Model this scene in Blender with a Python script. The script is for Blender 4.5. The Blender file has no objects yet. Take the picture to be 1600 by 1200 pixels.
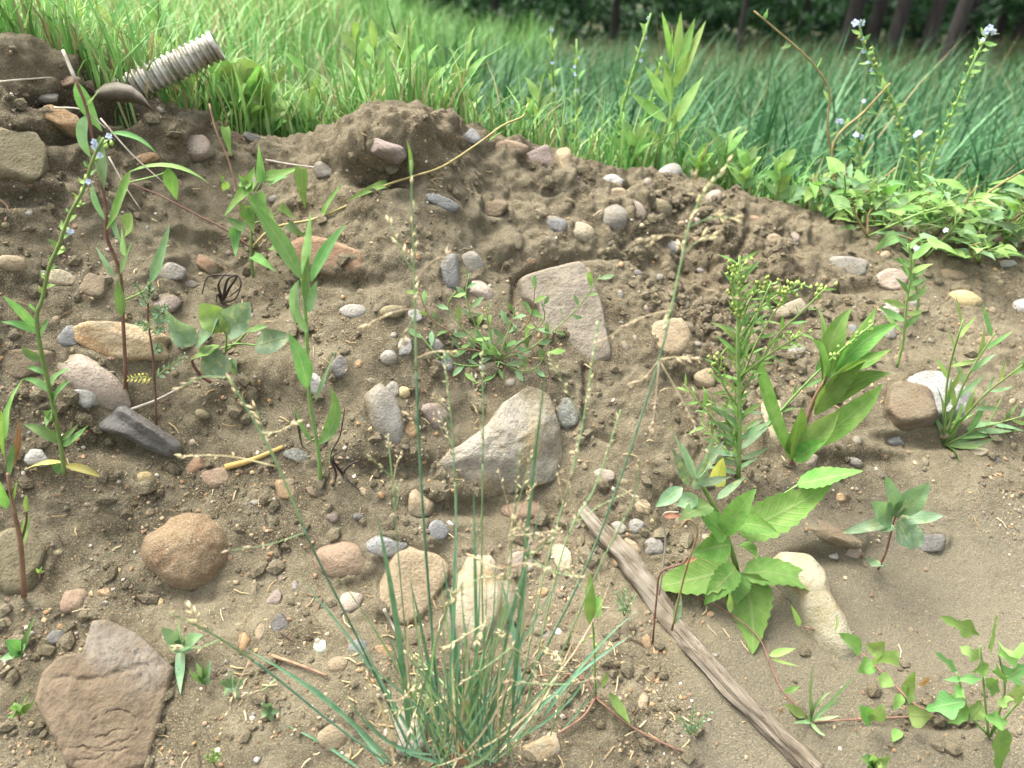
import bpy, bmesh, math, random
import numpy as np
from mathutils import Vector, Matrix
from mathutils.bvhtree import BVHTree

R = random.Random(7)
NR = np.random.default_rng(11)
SC = bpy.context.scene
COL = SC.collection

# ------------------------------------------------------------------ camera
CAMZ = 1.25
PITCH = math.radians(26.8)
F = 1246.0                       # focal length in photograph pixels (1600 wide)
cam = bpy.data.cameras.new('camera')
cam.sensor_width = 36.0
cam.lens = 36.0 * F / 1600.0
cam.clip_start = 0.02
cam.clip_end = 400.0
cam.dof.use_dof = True
cam.dof.focus_distance = 1.12
cam.dof.aperture_fstop = 4.2
camo = bpy.data.objects.new('camera', cam)
camo.location = (0, 0, CAMZ)
camo.rotation_euler = (math.pi / 2 - PITCH, 0, 0)
COL.objects.link(camo)
SC.camera = camo

# ------------------------------------------------------------------ world, sun, exposure
SUN_EL, SUN_AZ = math.radians(66), math.radians(-62)     # azimuth from +Y, towards -X
w = bpy.data.worlds.new('World')
SC.world = w
w.use_nodes = True
nt = w.node_tree
nt.nodes.clear()
sky = nt.nodes.new('ShaderNodeTexSky')
sky.sky_type = 'NISHITA'
sky.sun_disc = False
sky.sun_elevation = SUN_EL
sky.sun_rotation = SUN_AZ
sky.air_density = 1.0
sky.dust_density = 6.0
sky.ozone_density = 0.6
hs = nt.nodes.new('ShaderNodeHueSaturation')             # overcast: the cloud deck takes the blue out
hs.inputs['Saturation'].default_value = 0.38
bg = nt.nodes.new('ShaderNodeBackground')
bg.inputs['Strength'].default_value = 0.14
wo = nt.nodes.new('ShaderNodeOutputWorld')
nt.links.new(sky.outputs[0], hs.inputs['Color'])
nt.links.new(hs.outputs[0], bg.inputs[0])
nt.links.new(bg.outputs[0], wo.inputs[0])

sl = bpy.data.lights.new('sun', 'SUN')
sl.energy = 1.25
sl.angle = math.radians(32)
sl.color = (1.0, 0.985, 0.96)
so = bpy.data.objects.new('sun', sl)
sd = Vector((math.sin(SUN_AZ) * math.cos(SUN_EL), math.cos(SUN_AZ) * math.cos(SUN_EL), math.sin(SUN_EL)))
so.rotation_euler = sd.to_track_quat('Z', 'Y').to_euler()
so.location = sd * 30
COL.objects.link(so)

SC.view_settings.view_transform = 'Standard'
SC.view_settings.look = 'None'
SC.view_settings.gamma = 1.0
SC.view_settings.exposure = 2.24
try:
    SC.view_settings.use_curve_mapping = False
except Exception:
    pass
SC.cycles.max_bounces = 6
SC.cycles.diffuse_bounces = 3
SC.cycles.transmission_bounces = 3
SC.cycles.glossy_bounces = 2
SC.cycles.transparent_max_bounces = 4

# ------------------------------------------------------------------ pixel <-> world
CP, SP = math.cos(PITCH), math.sin(PITCH)
CAMV = Vector((0, 0, CAMZ))

def ray(px, py):
    a, b = (px - 800.0) / F, (600.0 - py) / F
    # forward (0,CP,-SP), up (0,SP,CP), right (1,0,0)
    return Vector((a, CP + b * SP, -SP + b * CP))

def U(px, py, y):                                        # point of the ray at world distance y
    d = ray(px, py)
    return CAMV + d * (y / d.y)

def depth(p):
    return p.y * CP - (p.z - CAMZ) * SP

def project(X, Y, Z):
    d = Y * CP - (Z - CAMZ) * SP
    u = Y * SP + (Z - CAMZ) * CP
    d = np.where(np.abs(d) < 1e-6, 1e-6, d)
    return 800 + F * X / d, 600 - F * u / d, d

# ------------------------------------------------------------------ noise (numpy)
_perm = np.random.default_rng(3).permutation(256)
_perm = np.concatenate([_perm, _perm, _perm])
_g3 = np.random.default_rng(4).normal(size=(256, 3))
_g3 /= np.linalg.norm(_g3, axis=1)[:, None]

def perlin(x, y, z):
    xi, yi, zi = np.floor(x).astype(int), np.floor(y).astype(int), np.floor(z).astype(int)
    xf, yf, zf = x - xi, y - yi, z - zi
    xi &= 255; yi &= 255; zi &= 255
    fu = lambda t: t * t * t * (t * (t * 6 - 15) + 10)
    u, v, ww = fu(xf), fu(yf), fu(zf)
    def g(dx, dy, dz):
        h = _perm[_perm[_perm[(xi + dx) & 255] + ((yi + dy) & 255)] + ((zi + dz) & 255)]
        G = _g3[h]
        return G[..., 0] * (xf - dx) + G[..., 1] * (yf - dy) + G[..., 2] * (zf - dz)
    l = lambda a, b, t: a + t * (b - a)
    return l(l(l(g(0,0,0), g(1,0,0), u), l(g(0,1,0), g(1,1,0), u), v),
             l(l(g(0,0,1), g(1,0,1), u), l(g(0,1,1), g(1,1,1), u), v), ww) * 1.5

def fbm(x, y, z, s, o=3):
    r = 0; a = 1; t = 0
    for i in range(o):
        r = r + a * perlin(x * s + 17.3 * i, y * s + 5.1 * i, z * s + 9.7 * i)
        t += a; a *= 0.5; s *= 2.03
    return r / t

def sst(a, b, x):
    t = np.clip((x - a) / (b - a), 0, 1)
    return t * t * (3 - 2 * t)

# ------------------------------------------------------------------ materials
KA = 0.72
def S(r, g, b, k=KA):
    f = lambda c: (c / 255 / 12.92 if c / 255 <= 0.04045 else ((c / 255 + 0.055) / 1.055) ** 2.4) * k
    return (f(r), f(g), f(b), 1.0)

class NB:
    def __init__(s, name):
        s.m = bpy.data.materials.new(name)
        s.m.use_nodes = True
        s.t = s.m.node_tree
        s.t.nodes.clear()
        s.out = s.n('OutputMaterial')
    def n(s, k, **kw):
        o = s.t.nodes.new('ShaderNode' + k)
        for a, b in kw.items():
            setattr(o, a, b)
        return o
    def l(s, a, b):
        s.t.links.new(a, b)
    def noise(s, vec, scale, detail=3, rough=0.55, w=None):
        n = s.n('TexNoise')
        n.inputs['Scale'].default_value = scale
        n.inputs['Detail'].default_value = detail
        n.inputs['Roughness'].default_value = rough
        if w is not None:
            n.noise_dimensions = '4D'
            s.l(w, n.inputs['W'])
        s.l(vec, n.inputs['Vector'])
        return n.outputs['Fac']
    def ramp(s, fac, stops):
        r = s.n('ValToRGB')
        e = r.color_ramp.elements
        while len(e) < len(stops):
            e.new(0.5)
        for i, (p, c) in enumerate(stops):
            e[i].position = p
            e[i].color = c if len(c) == 4 else (*c, 1)
        s.l(fac, r.inputs[0])
        return r.outputs[0]
    def mask(s, fac, a, b):
        if a > b:
            return s.ramp(fac, [(b, (1, 1, 1, 1)), (a, (0, 0, 0, 1))])
        return s.ramp(fac, [(a, (0, 0, 0, 1)), (b, (1, 1, 1, 1))])
    def mix(s, fac, a, b, mode='MIX'):
        m = s.n('Mix', data_type='RGBA', blend_type=mode)
        for v, k in ((fac, 0), (a, 6), (b, 7)):
            if hasattr(v, 'is_output'):
                s.l(v, m.inputs[k])
            else:
                m.inputs[k].default_value = v
        return m.outputs[2]
    def math(s, op, a, b=None):
        m = s.n('Math', operation=op)
        for i, v in enumerate((a, b)):
            if v is None: continue
            if hasattr(v, 'is_output'): s.l(v, m.inputs[i])
            else: m.inputs[i].default_value = v
        return m.outputs[0]

SOIL_A, SOIL_B, SOIL_C = S(128, 118, 94), S(151, 141, 115), S(97, 88, 68)

def soil_mat():
    b = NB('soil')
    geo = b.n('NewGeometry').outputs['Position']
    n1 = b.noise(geo, 5, 4)
    n2 = b.noise(geo, 28, 5, 0.65)
    n3 = b.noise(geo, 420, 3, 0.7)
    n4 = b.noise(geo, 900, 2, 0.6)
    c = b.mix(b.mask(n1, 0.42, 0.60), SOIL_C, SOIL_A)
    c = b.mix(b.mask(n2, 0.46, 0.72), c, SOIL_B)
    mud = b.n('Attribute', attribute_name='mud').outputs['Fac']
    c = b.mix(b.math('MULTIPLY', mud, 0.7), c, S(134, 127, 107))
    dmp = b.n('Attribute', attribute_name='damp').outputs['Fac']
    c = b.mix(b.math('MULTIPLY', dmp, 0.6), c, S(100, 86, 65))
    veg = b.n('Attribute', attribute_name='veg').outputs['Fac']
    c = b.mix(veg, c, S(82, 98, 52, 0.35))
    c = b.mix(b.math('MULTIPLY', b.mask(n3, 0.55, 0.63), 0.6), c, S(186, 168, 128))
    c = b.mix(b.math('MULTIPLY', b.mask(n4, 0.56, 0.66), 0.5), c, S(196, 184, 152))
    c = b.mix(b.math('MULTIPLY', b.mask(b.noise(geo, 340, 3, .75), 0.44, 0.32), 0.65), c, S(72, 62, 48))
    p = b.n('BsdfPrincipled')
    p.inputs['Roughness'].default_value = 0.92
    p.inputs['Specular IOR Level'].default_value = 0.2
    b.l(c, p.inputs['Base Color'])
    h = b.math('ADD', b.math('MULTIPLY', n3, 0.9), b.math('ADD', b.math('MULTIPLY', n2, 1.2), b.noise(geo, 130, 6, 0.8)))
    bu = b.n('Bump')
    bu.inputs['Strength'].default_value = 0.9
    bu.inputs['Distance'].default_value = 0.006
    b.l(h, bu.inputs['Height'])
    b.l(bu.outputs[0], p.inputs['Normal'])
    b.l(p.outputs[0], b.out.inputs[0])
    return b.m

def stone_mat(name, c1, c2, scale=45, speck=None, dirt=0.45, patch=None, band=False, rough=0.85, grain=0.005, dust=0.22):
    b = NB(name)
    tc = b.n('TexCoord').outputs['Object']
    rnd = b.n('ObjectInfo').outputs['Random']
    W = b.math('MULTIPLY', rnd, 40.0)
    n1 = b.noise(tc, scale, 5, 0.6, W)
    n2 = b.noise(tc, scale * 6, 4, 0.7, W)
    n3 = b.noise(tc, 18, 4, 0.65, W)
    c = b.mix(b.mask(n1, 0.35, 0.65), c1, c2)
    if patch:
        c = b.mix(b.math('MULTIPLY', b.mask(b.noise(tc, scale * 0.5, 4, .6, b.math('ADD', W, 7.0)), 0.52, 0.64), 0.85), c, patch)
    if band:
        wv = b.n('TexWave')
        wv.inputs['Scale'].default_value = 9
        wv.inputs['Distortion'].default_value = 14
        wv.inputs['Detail'].default_value = 4
        b.l(tc, wv.inputs['Vector'])
        c = b.mix(b.math('MULTIPLY', b.mask(wv.outputs['Fac'], 0.55, 0.9), 0.25), c, S(90, 72, 60))
    c = b.mix(b.math('MULTIPLY', b.mask(n2, 0.54, 0.62), 0.7), c, speck or c2)
    c = b.mix(b.math('MULTIPLY', b.mask(n2, 0.46, 0.37), 0.55), c, tuple(v * 0.5 for v in c1[:3]) + (1,))
    d = b.math('MULTIPLY', b.mask(n3, 0.62 - 0.3 * dirt, 0.80 - 0.25 * dirt), min(0.85, 0.35 + dirt * 0.6))
    c = b.mix(d, c, SOIL_A)
    c = b.mix(dust, c, SOIL_B)
    sk = b.n('Attribute', attribute_name='skirt').outputs['Fac']
    c = b.mix(b.mask(b.math('ADD', sk, b.math('MULTIPLY', b.math('SUBTRACT', n3, 0.5), 1.6)), 0.45, 0.75), c, SOIL_A)
    h = b.n('HueSaturation')
    b.l(b.math('ADD', b.math('MULTIPLY', rnd, 0.3), 0.85), h.inputs['Value'])
    b.l(c, h.inputs['Color'])
    p = b.n('BsdfPrincipled')
    p.inputs['Roughness'].default_value = rough
    p.inputs['Specular IOR Level'].default_value = 0.3
    b.l(h.outputs[0], p.inputs['Base Color'])
    bu = b.n('Bump')
    bu.inputs['Strength'].default_value = 0.8
    bu.inputs['Distance'].default_value = grain
    b.l(b.math('ADD', n2, b.math('MULTIPLY', n1, 1.5)), bu.inputs['Height'])
    b.l(bu.outputs[0], p.inputs['Normal'])
    b.l(p.outputs[0], b.out.inputs[0])
    return b.m

def leaf_mat(name, c1, c2, trans=0.35, veins=True, blotch=None, rough=0.68, side=True):
    b = NB(name)
    uv = b.n('TexCoord').outputs['UV']
    ob = b.n('TexCoord').outputs['Object']
    rnd = b.n('ObjectInfo').outputs['Random']
    n1 = b.noise(ob, 60, 3)
    c = b.mix(b.mask(n1, 0.35, 0.65), c1, c2)
    sx = b.n('SeparateXYZ')
    b.l(uv, sx.inputs[0])
    au = b.math('ABSOLUTE', b.math('SUBTRACT', sx.outputs[0], 0.5))
    hgt = None
    if veins:
        mid = b.mask(au, 0.055, 0.02)
        c = b.mix(b.math('MULTIPLY', mid, 0.55), c, S(190, 215, 140, 0.45))
        if side:
            sv = b.math('SINE', b.math('MULTIPLY', b.math('SUBTRACT', sx.outputs[1], b.math('MULTIPLY', au, 0.45)), 62.0))
            svm = b.mask(b.math('MULTIPLY', b.math('ADD', sv, 1), 0.5), 0.86, 0.98)
            c = b.mix(b.math('MULTIPLY', svm, 0.28), c, S(185, 215, 135, 0.45))
            hgt = b.math('ADD', svm, mid)
    if blotch:
        c = b.mix(b.math('MULTIPLY', b.mask(b.noise(ob, 90, 4), 0.56, 0.66), 0.75), c, blotch)
    c = b.mix(b.math('MULTIPLY', b.mask(b.noise(ob, 38, 4, .7), 0.56, 0.72), 0.4), c, S(176, 184, 120))
    c = b.mix(b.math('MULTIPLY', b.mask(b.noise(ob, 240, 2), 0.66, 0.72), 0.45), c, S(142, 124, 84))
    h = b.n('HueSaturation')
    b.l(b.math('ADD', b.math('MULTIPLY', rnd, 0.5), 0.75), h.inputs['Value'])
    b.l(b.math('ADD', b.math('MULTIPLY', rnd, 0.04), 0.48), h.inputs['Hue'])
    b.l(c, h.inputs['Color'])
    p = b.n('BsdfPrincipled')
    p.inputs['Roughness'].default_value = rough
    p.inputs['Specular IOR Level'].default_value = 0.25
    b.l(h.outputs[0], p.inputs['Base Color'])
    if hgt is not None:
        bu = b.n('Bump')
        bu.inputs['Strength'].default_value = 0.4
        bu.inputs['Distance'].default_value = 0.001
        b.l(hgt, bu.inputs['Height'])
        b.l(bu.outputs[0], p.inputs['Normal'])
    tr = b.n('BsdfTranslucent')
    tc = b.mix(1.0, h.outputs[0], (1.12, 1.15, 0.75, 1), 'MULTIPLY')
    b.l(tc, tr.inputs[0])
    mx = b.n('MixShader')
    mx.inputs[0].default_value = trans
    b.l(p.outputs[0], mx.inputs[1])
    b.l(tr.outputs[0], mx.inputs[2])
    b.l(mx.outputs[0], b.out.inputs[0])
    return b.m

def plain_mat(name, c1, c2, scale=80, rough=0.8, metal=0.0, bump=0.3, stretch=None, spec=0.3):
    b = NB(name)
    tc = b.n('TexCoord').outputs['Object']
    if stretch:
        mp = b.n('Mapping')
        mp.inputs['Scale'].default_value = stretch
        b.l(tc, mp.inputs[0]); tc = mp.outputs[0]
    n1 = b.noise(tc, scale, 5, 0.65)
    c = b.mix(b.mask(n1, 0.35, 0.65), c1, c2)
    p = b.n('BsdfPrincipled')
    p.inputs['Roughness'].default_value = rough
    p.inputs['Metallic'].default_value = metal
    p.inputs['Specular IOR Level'].default_value = spec
    b.l(c, p.inputs['Base Color'])
    bu = b.n('Bump')
    bu.inputs['Strength'].default_value = bump
    bu.inputs['Distance'].default_value = 0.002
    b.l(n1, bu.inputs['Height'])
    b.l(bu.outputs[0], p.inputs['Normal'])
    b.l(p.outputs[0], b.out.inputs[0])
    return b.m

def attr_mat(name, trans=0.0, rough=0.85, k=1.0):
    b = NB(name)
    c = b.n('Attribute', attribute_name='Col').outputs['Color']
    p = b.n('BsdfPrincipled')
    p.inputs['Roughness'].default_value = rough
    p.inputs['Specular IOR Level'].default_value = 0.25
    b.l(c, p.inputs['Base Color'])
    if trans:
        tr = b.n('BsdfTranslucent')
        b.l(c, tr.inputs[0])
        mx = b.n('MixShader')
        mx.inputs[0].default_value = trans
        b.l(p.outputs[0], mx.inputs[1]); b.l(tr.outputs[0], mx.inputs[2])
        b.l(mx.outputs[0], b.out.inputs[0])
    else:
        b.l(p.outputs[0], b.out.inputs[0])
    return b.m

M = {}
M['soil'] = soil_mat()
st = lambda n, *a, **k: M.__setitem__(n, stone_mat(n, *a, **k))
st('grey', S(142, 138, 130), S(168, 163, 153), dirt=0.5)
st('slate', S(116, 117, 116), S(142, 144, 146), dirt=0.42)
st('darkslate', S(80, 79, 80), S(110, 108, 108), dirt=0.25, rough=0.6)
st('tan', S(156, 136, 104), S(178, 158, 127), dirt=0.45)
st('orange', S(160, 122, 80), S(186, 150, 106), speck=S(210, 190, 154), dirt=0.4)
st('rust', S(138, 102, 74), S(162, 126, 96), dirt=0.4)
st('boulder', S(164, 132, 94), S(184, 158, 120), speck=S(220, 208, 180), patch=S(152, 114, 76), dirt=0.2, scale=60, grain=.010)
st('red', S(142, 115, 92), S(162, 136, 112), dirt=0.4)
st('pink', S(170, 152, 134), S(186, 170, 154), dirt=0.45)
st('cream', S(176, 160, 126), S(198, 186, 158), patch=S(168, 142, 98), dirt=0.4)
st('kidney', S(176, 167, 134), S(196, 188, 160), speck=S(160, 148, 116), patch=S(170, 150, 102), dirt=0.2, dust=.12)
st('white', S(174, 171, 162), S(200, 198, 190), dirt=0.4)
st('quartz', S(200, 172, 122), S(222, 202, 164), patch=S(186, 134, 74), dirt=0.2)
st('limestone', S(140, 133, 114), S(172, 165, 148), patch=S(172, 152, 108), dirt=0.3, scale=30, grain=.008, dust=.12)
st('slab', S(142, 131, 114), S(158, 147, 130), dirt=0.4, scale=25)
st('brownslab', S(94, 80, 60), S(112, 97, 76), patch=S(126, 118, 105), dirt=0.1, scale=14, band=True, dust=.05)
st('olive', S(128, 118, 84), S(158, 146, 108), dirt=0.35)
st('muddy', S(108, 89, 67), S(134, 114, 90), dirt=0.6)
st('mossy', S(108, 100, 70), S(130, 120, 90), dirt=0.6)
st('mauve', S(140, 122, 116), S(164, 146, 138), dirt=0.4)
st('speckled', S(136, 136, 134), S(172, 173, 172), speck=S(90, 90, 90), dirt=0.2)
st('flecked', S(92, 96, 92), S(134, 138, 130), speck=S(190, 190, 176), dirt=0.2)
st('green', S(160, 176, 150), S(190, 200, 178), dirt=0.2)
st('yellow', S(186, 164, 108), S(204, 186, 138), dirt=0.3)

lf = lambda n, *a, **k: M.__setitem__(n, leaf_mat(n, *a, **k))
lf('leaf_bright', S(116, 162, 76), S(142, 182, 98))
lf('leaf_lime', S(144, 182, 96), S(166, 198, 118))
lf('leaf_mid', S(104, 150, 82), S(128, 168, 102))
lf('leaf_blue', S(122, 158, 108), S(148, 180, 134), rough=0.65)
lf('leaf_grey', S(124, 158, 118), S(160, 186, 152), blotch=S(198, 208, 150), rough=0.7)
lf('leaf_deep', S(104, 154, 68), S(128, 172, 86))
lf('leaf_yellow', S(190, 186, 92), S(206, 200, 120), side=False)
lf('leaf_red', S(150, 96, 78), S(176, 132, 96), side=False)
lf('blade', S(98, 144, 108), S(130, 168, 132), veins=False, trans=0.2)
lf('blade_light', S(146, 180, 118), S(166, 194, 138), veins=False, trans=0.25)
lf('straw', S(204, 184, 140), S(228, 212, 174), veins=False, trans=0.2, rough=0.7)
lf('straw_yellow', S(204, 164, 84), S(224, 190, 116), veins=False, trans=0.15, rough=0.6)
lf('stem_green', S(120, 154, 78), S(148, 176, 104), veins=False, trans=0.05)
lf('stem_purple', S(120, 84, 74), S(146, 112, 92), veins=False, trans=0.0)
lf('stem_red', S(124, 92, 76), S(146, 112, 92), veins=False, trans=0.0)
lf('stem_brown', S(138, 120, 78), S(164, 146, 100), veins=False, trans=0.0)
lf('stem_dry', S(160, 150, 132), S(186, 178, 160), veins=False, trans=0.0)
lf('black_root', S(66, 58, 54, .6), S(96, 84, 76, .6), veins=False, trans=0.0)
lf('petal', S(192, 206, 240, .75), S(220, 228, 248, .75), veins=False, trans=0.3)
lf('bud', S(150, 180, 84), S(180, 200, 110), veins=False, trans=0.1)
def wood_mat():
    b = NB('weathered_wood')
    tc = b.n('TexCoord').outputs['Object']
    mp = b.n('Mapping'); mp.inputs['Scale'].default_value = (9, 9, .5); b.l(tc, mp.inputs[0])
    n1 = b.noise(mp.outputs[0], 14, 5, .7); n2 = b.noise(mp.outputs[0], 40, 4, .7); n3 = b.noise(tc, 16, 4, .6)
    c = b.mix(b.mask(n1, .36, .64), S(104, 92, 76), S(166, 154, 134))
    c = b.mix(b.mask(n2, .42, .33), c, S(60, 50, 40))
    c = b.mix(b.math('MULTIPLY', b.mask(n3, .5, .62), .6), c, S(122, 108, 86))
    c = b.mix(b.math('MULTIPLY', b.mask(b.noise(tc, 9, 3), .58, .66), .5), c, S(186, 177, 160))
    p = b.n('BsdfPrincipled'); p.inputs['Roughness'].default_value = .9; p.inputs['Specular IOR Level'].default_value = .2
    b.l(c, p.inputs['Base Color'])
    bu = b.n('Bump'); bu.inputs['Strength'].default_value = 1; bu.inputs['Distance'].default_value = .004
    b.l(b.math('ADD', n1, n2), bu.inputs['Height']); b.l(bu.outputs[0], p.inputs['Normal']); b.l(p.outputs[0], b.out.inputs[0])
    return b.m
M['wood'] = wood_mat()
M['metal'] = plain_mat('dull_metal', S(150, 142, 122), S(212, 208, 194), 45, 0.48, 0.5, 0.15)
M['shard'] = plain_mat('shard', S(98, 90, 76), S(132, 124, 108), 60, 0.8, bump=.6)
M['bark'] = plain_mat('bark', S(56, 52, 47, .5), S(84, 78, 72, .5), 14, 0.95, bump=0.8, stretch=(1, 1, .25))
M['grit'] = attr_mat('grit')
M['grass'] = attr_mat('meadow_grass', 0.3, 0.6)

# ------------------------------------------------------------------ object helpers
def mk(name, V, Fc, mat, parent=None, smooth=True, uv=None, loc=None, col=None):
    me = bpy.data.meshes.new(name)
    me.from_pydata(V, [], Fc)
    if smooth:
        me.polygons.foreach_set('use_smooth', [True] * len(me.polygons))
    if uv is not None:
        ul = me.uv_layers.new(name='UVMap')
        li = np.empty(len(me.loops), dtype=np.int32)
        me.loops.foreach_get('vertex_index', li)
        ul.data.foreach_set('uv', np.asarray(uv, dtype=np.float32)[li].ravel())
    if col is not None:
        a = me.color_attributes.new('Col', 'FLOAT_COLOR', 'POINT')
        a.data.foreach_set('color', np.asarray(col, dtype=np.float32).ravel())
    me.materials.append(mat)
    o = bpy.data.objects.new(name, me)
    COL.objects.link(o)
    if parent is not None:
        o.parent = parent
    if loc is not None:
        o.location = loc
    return o

def tag(o, label, cat=None, group=None, kind=None):
    if label: o['label'] = label
    if cat: o['category'] = cat
    if group: o['group'] = group
    if kind: o['kind'] = kind
    return o

def thing(name, label, cat, loc, group=None):
    o = bpy.data.objects.new(name, None)
    o.empty_display_size = 0.02
    o.location = loc
    COL.objects.link(o)
    return tag(o, label, cat, group)

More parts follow.
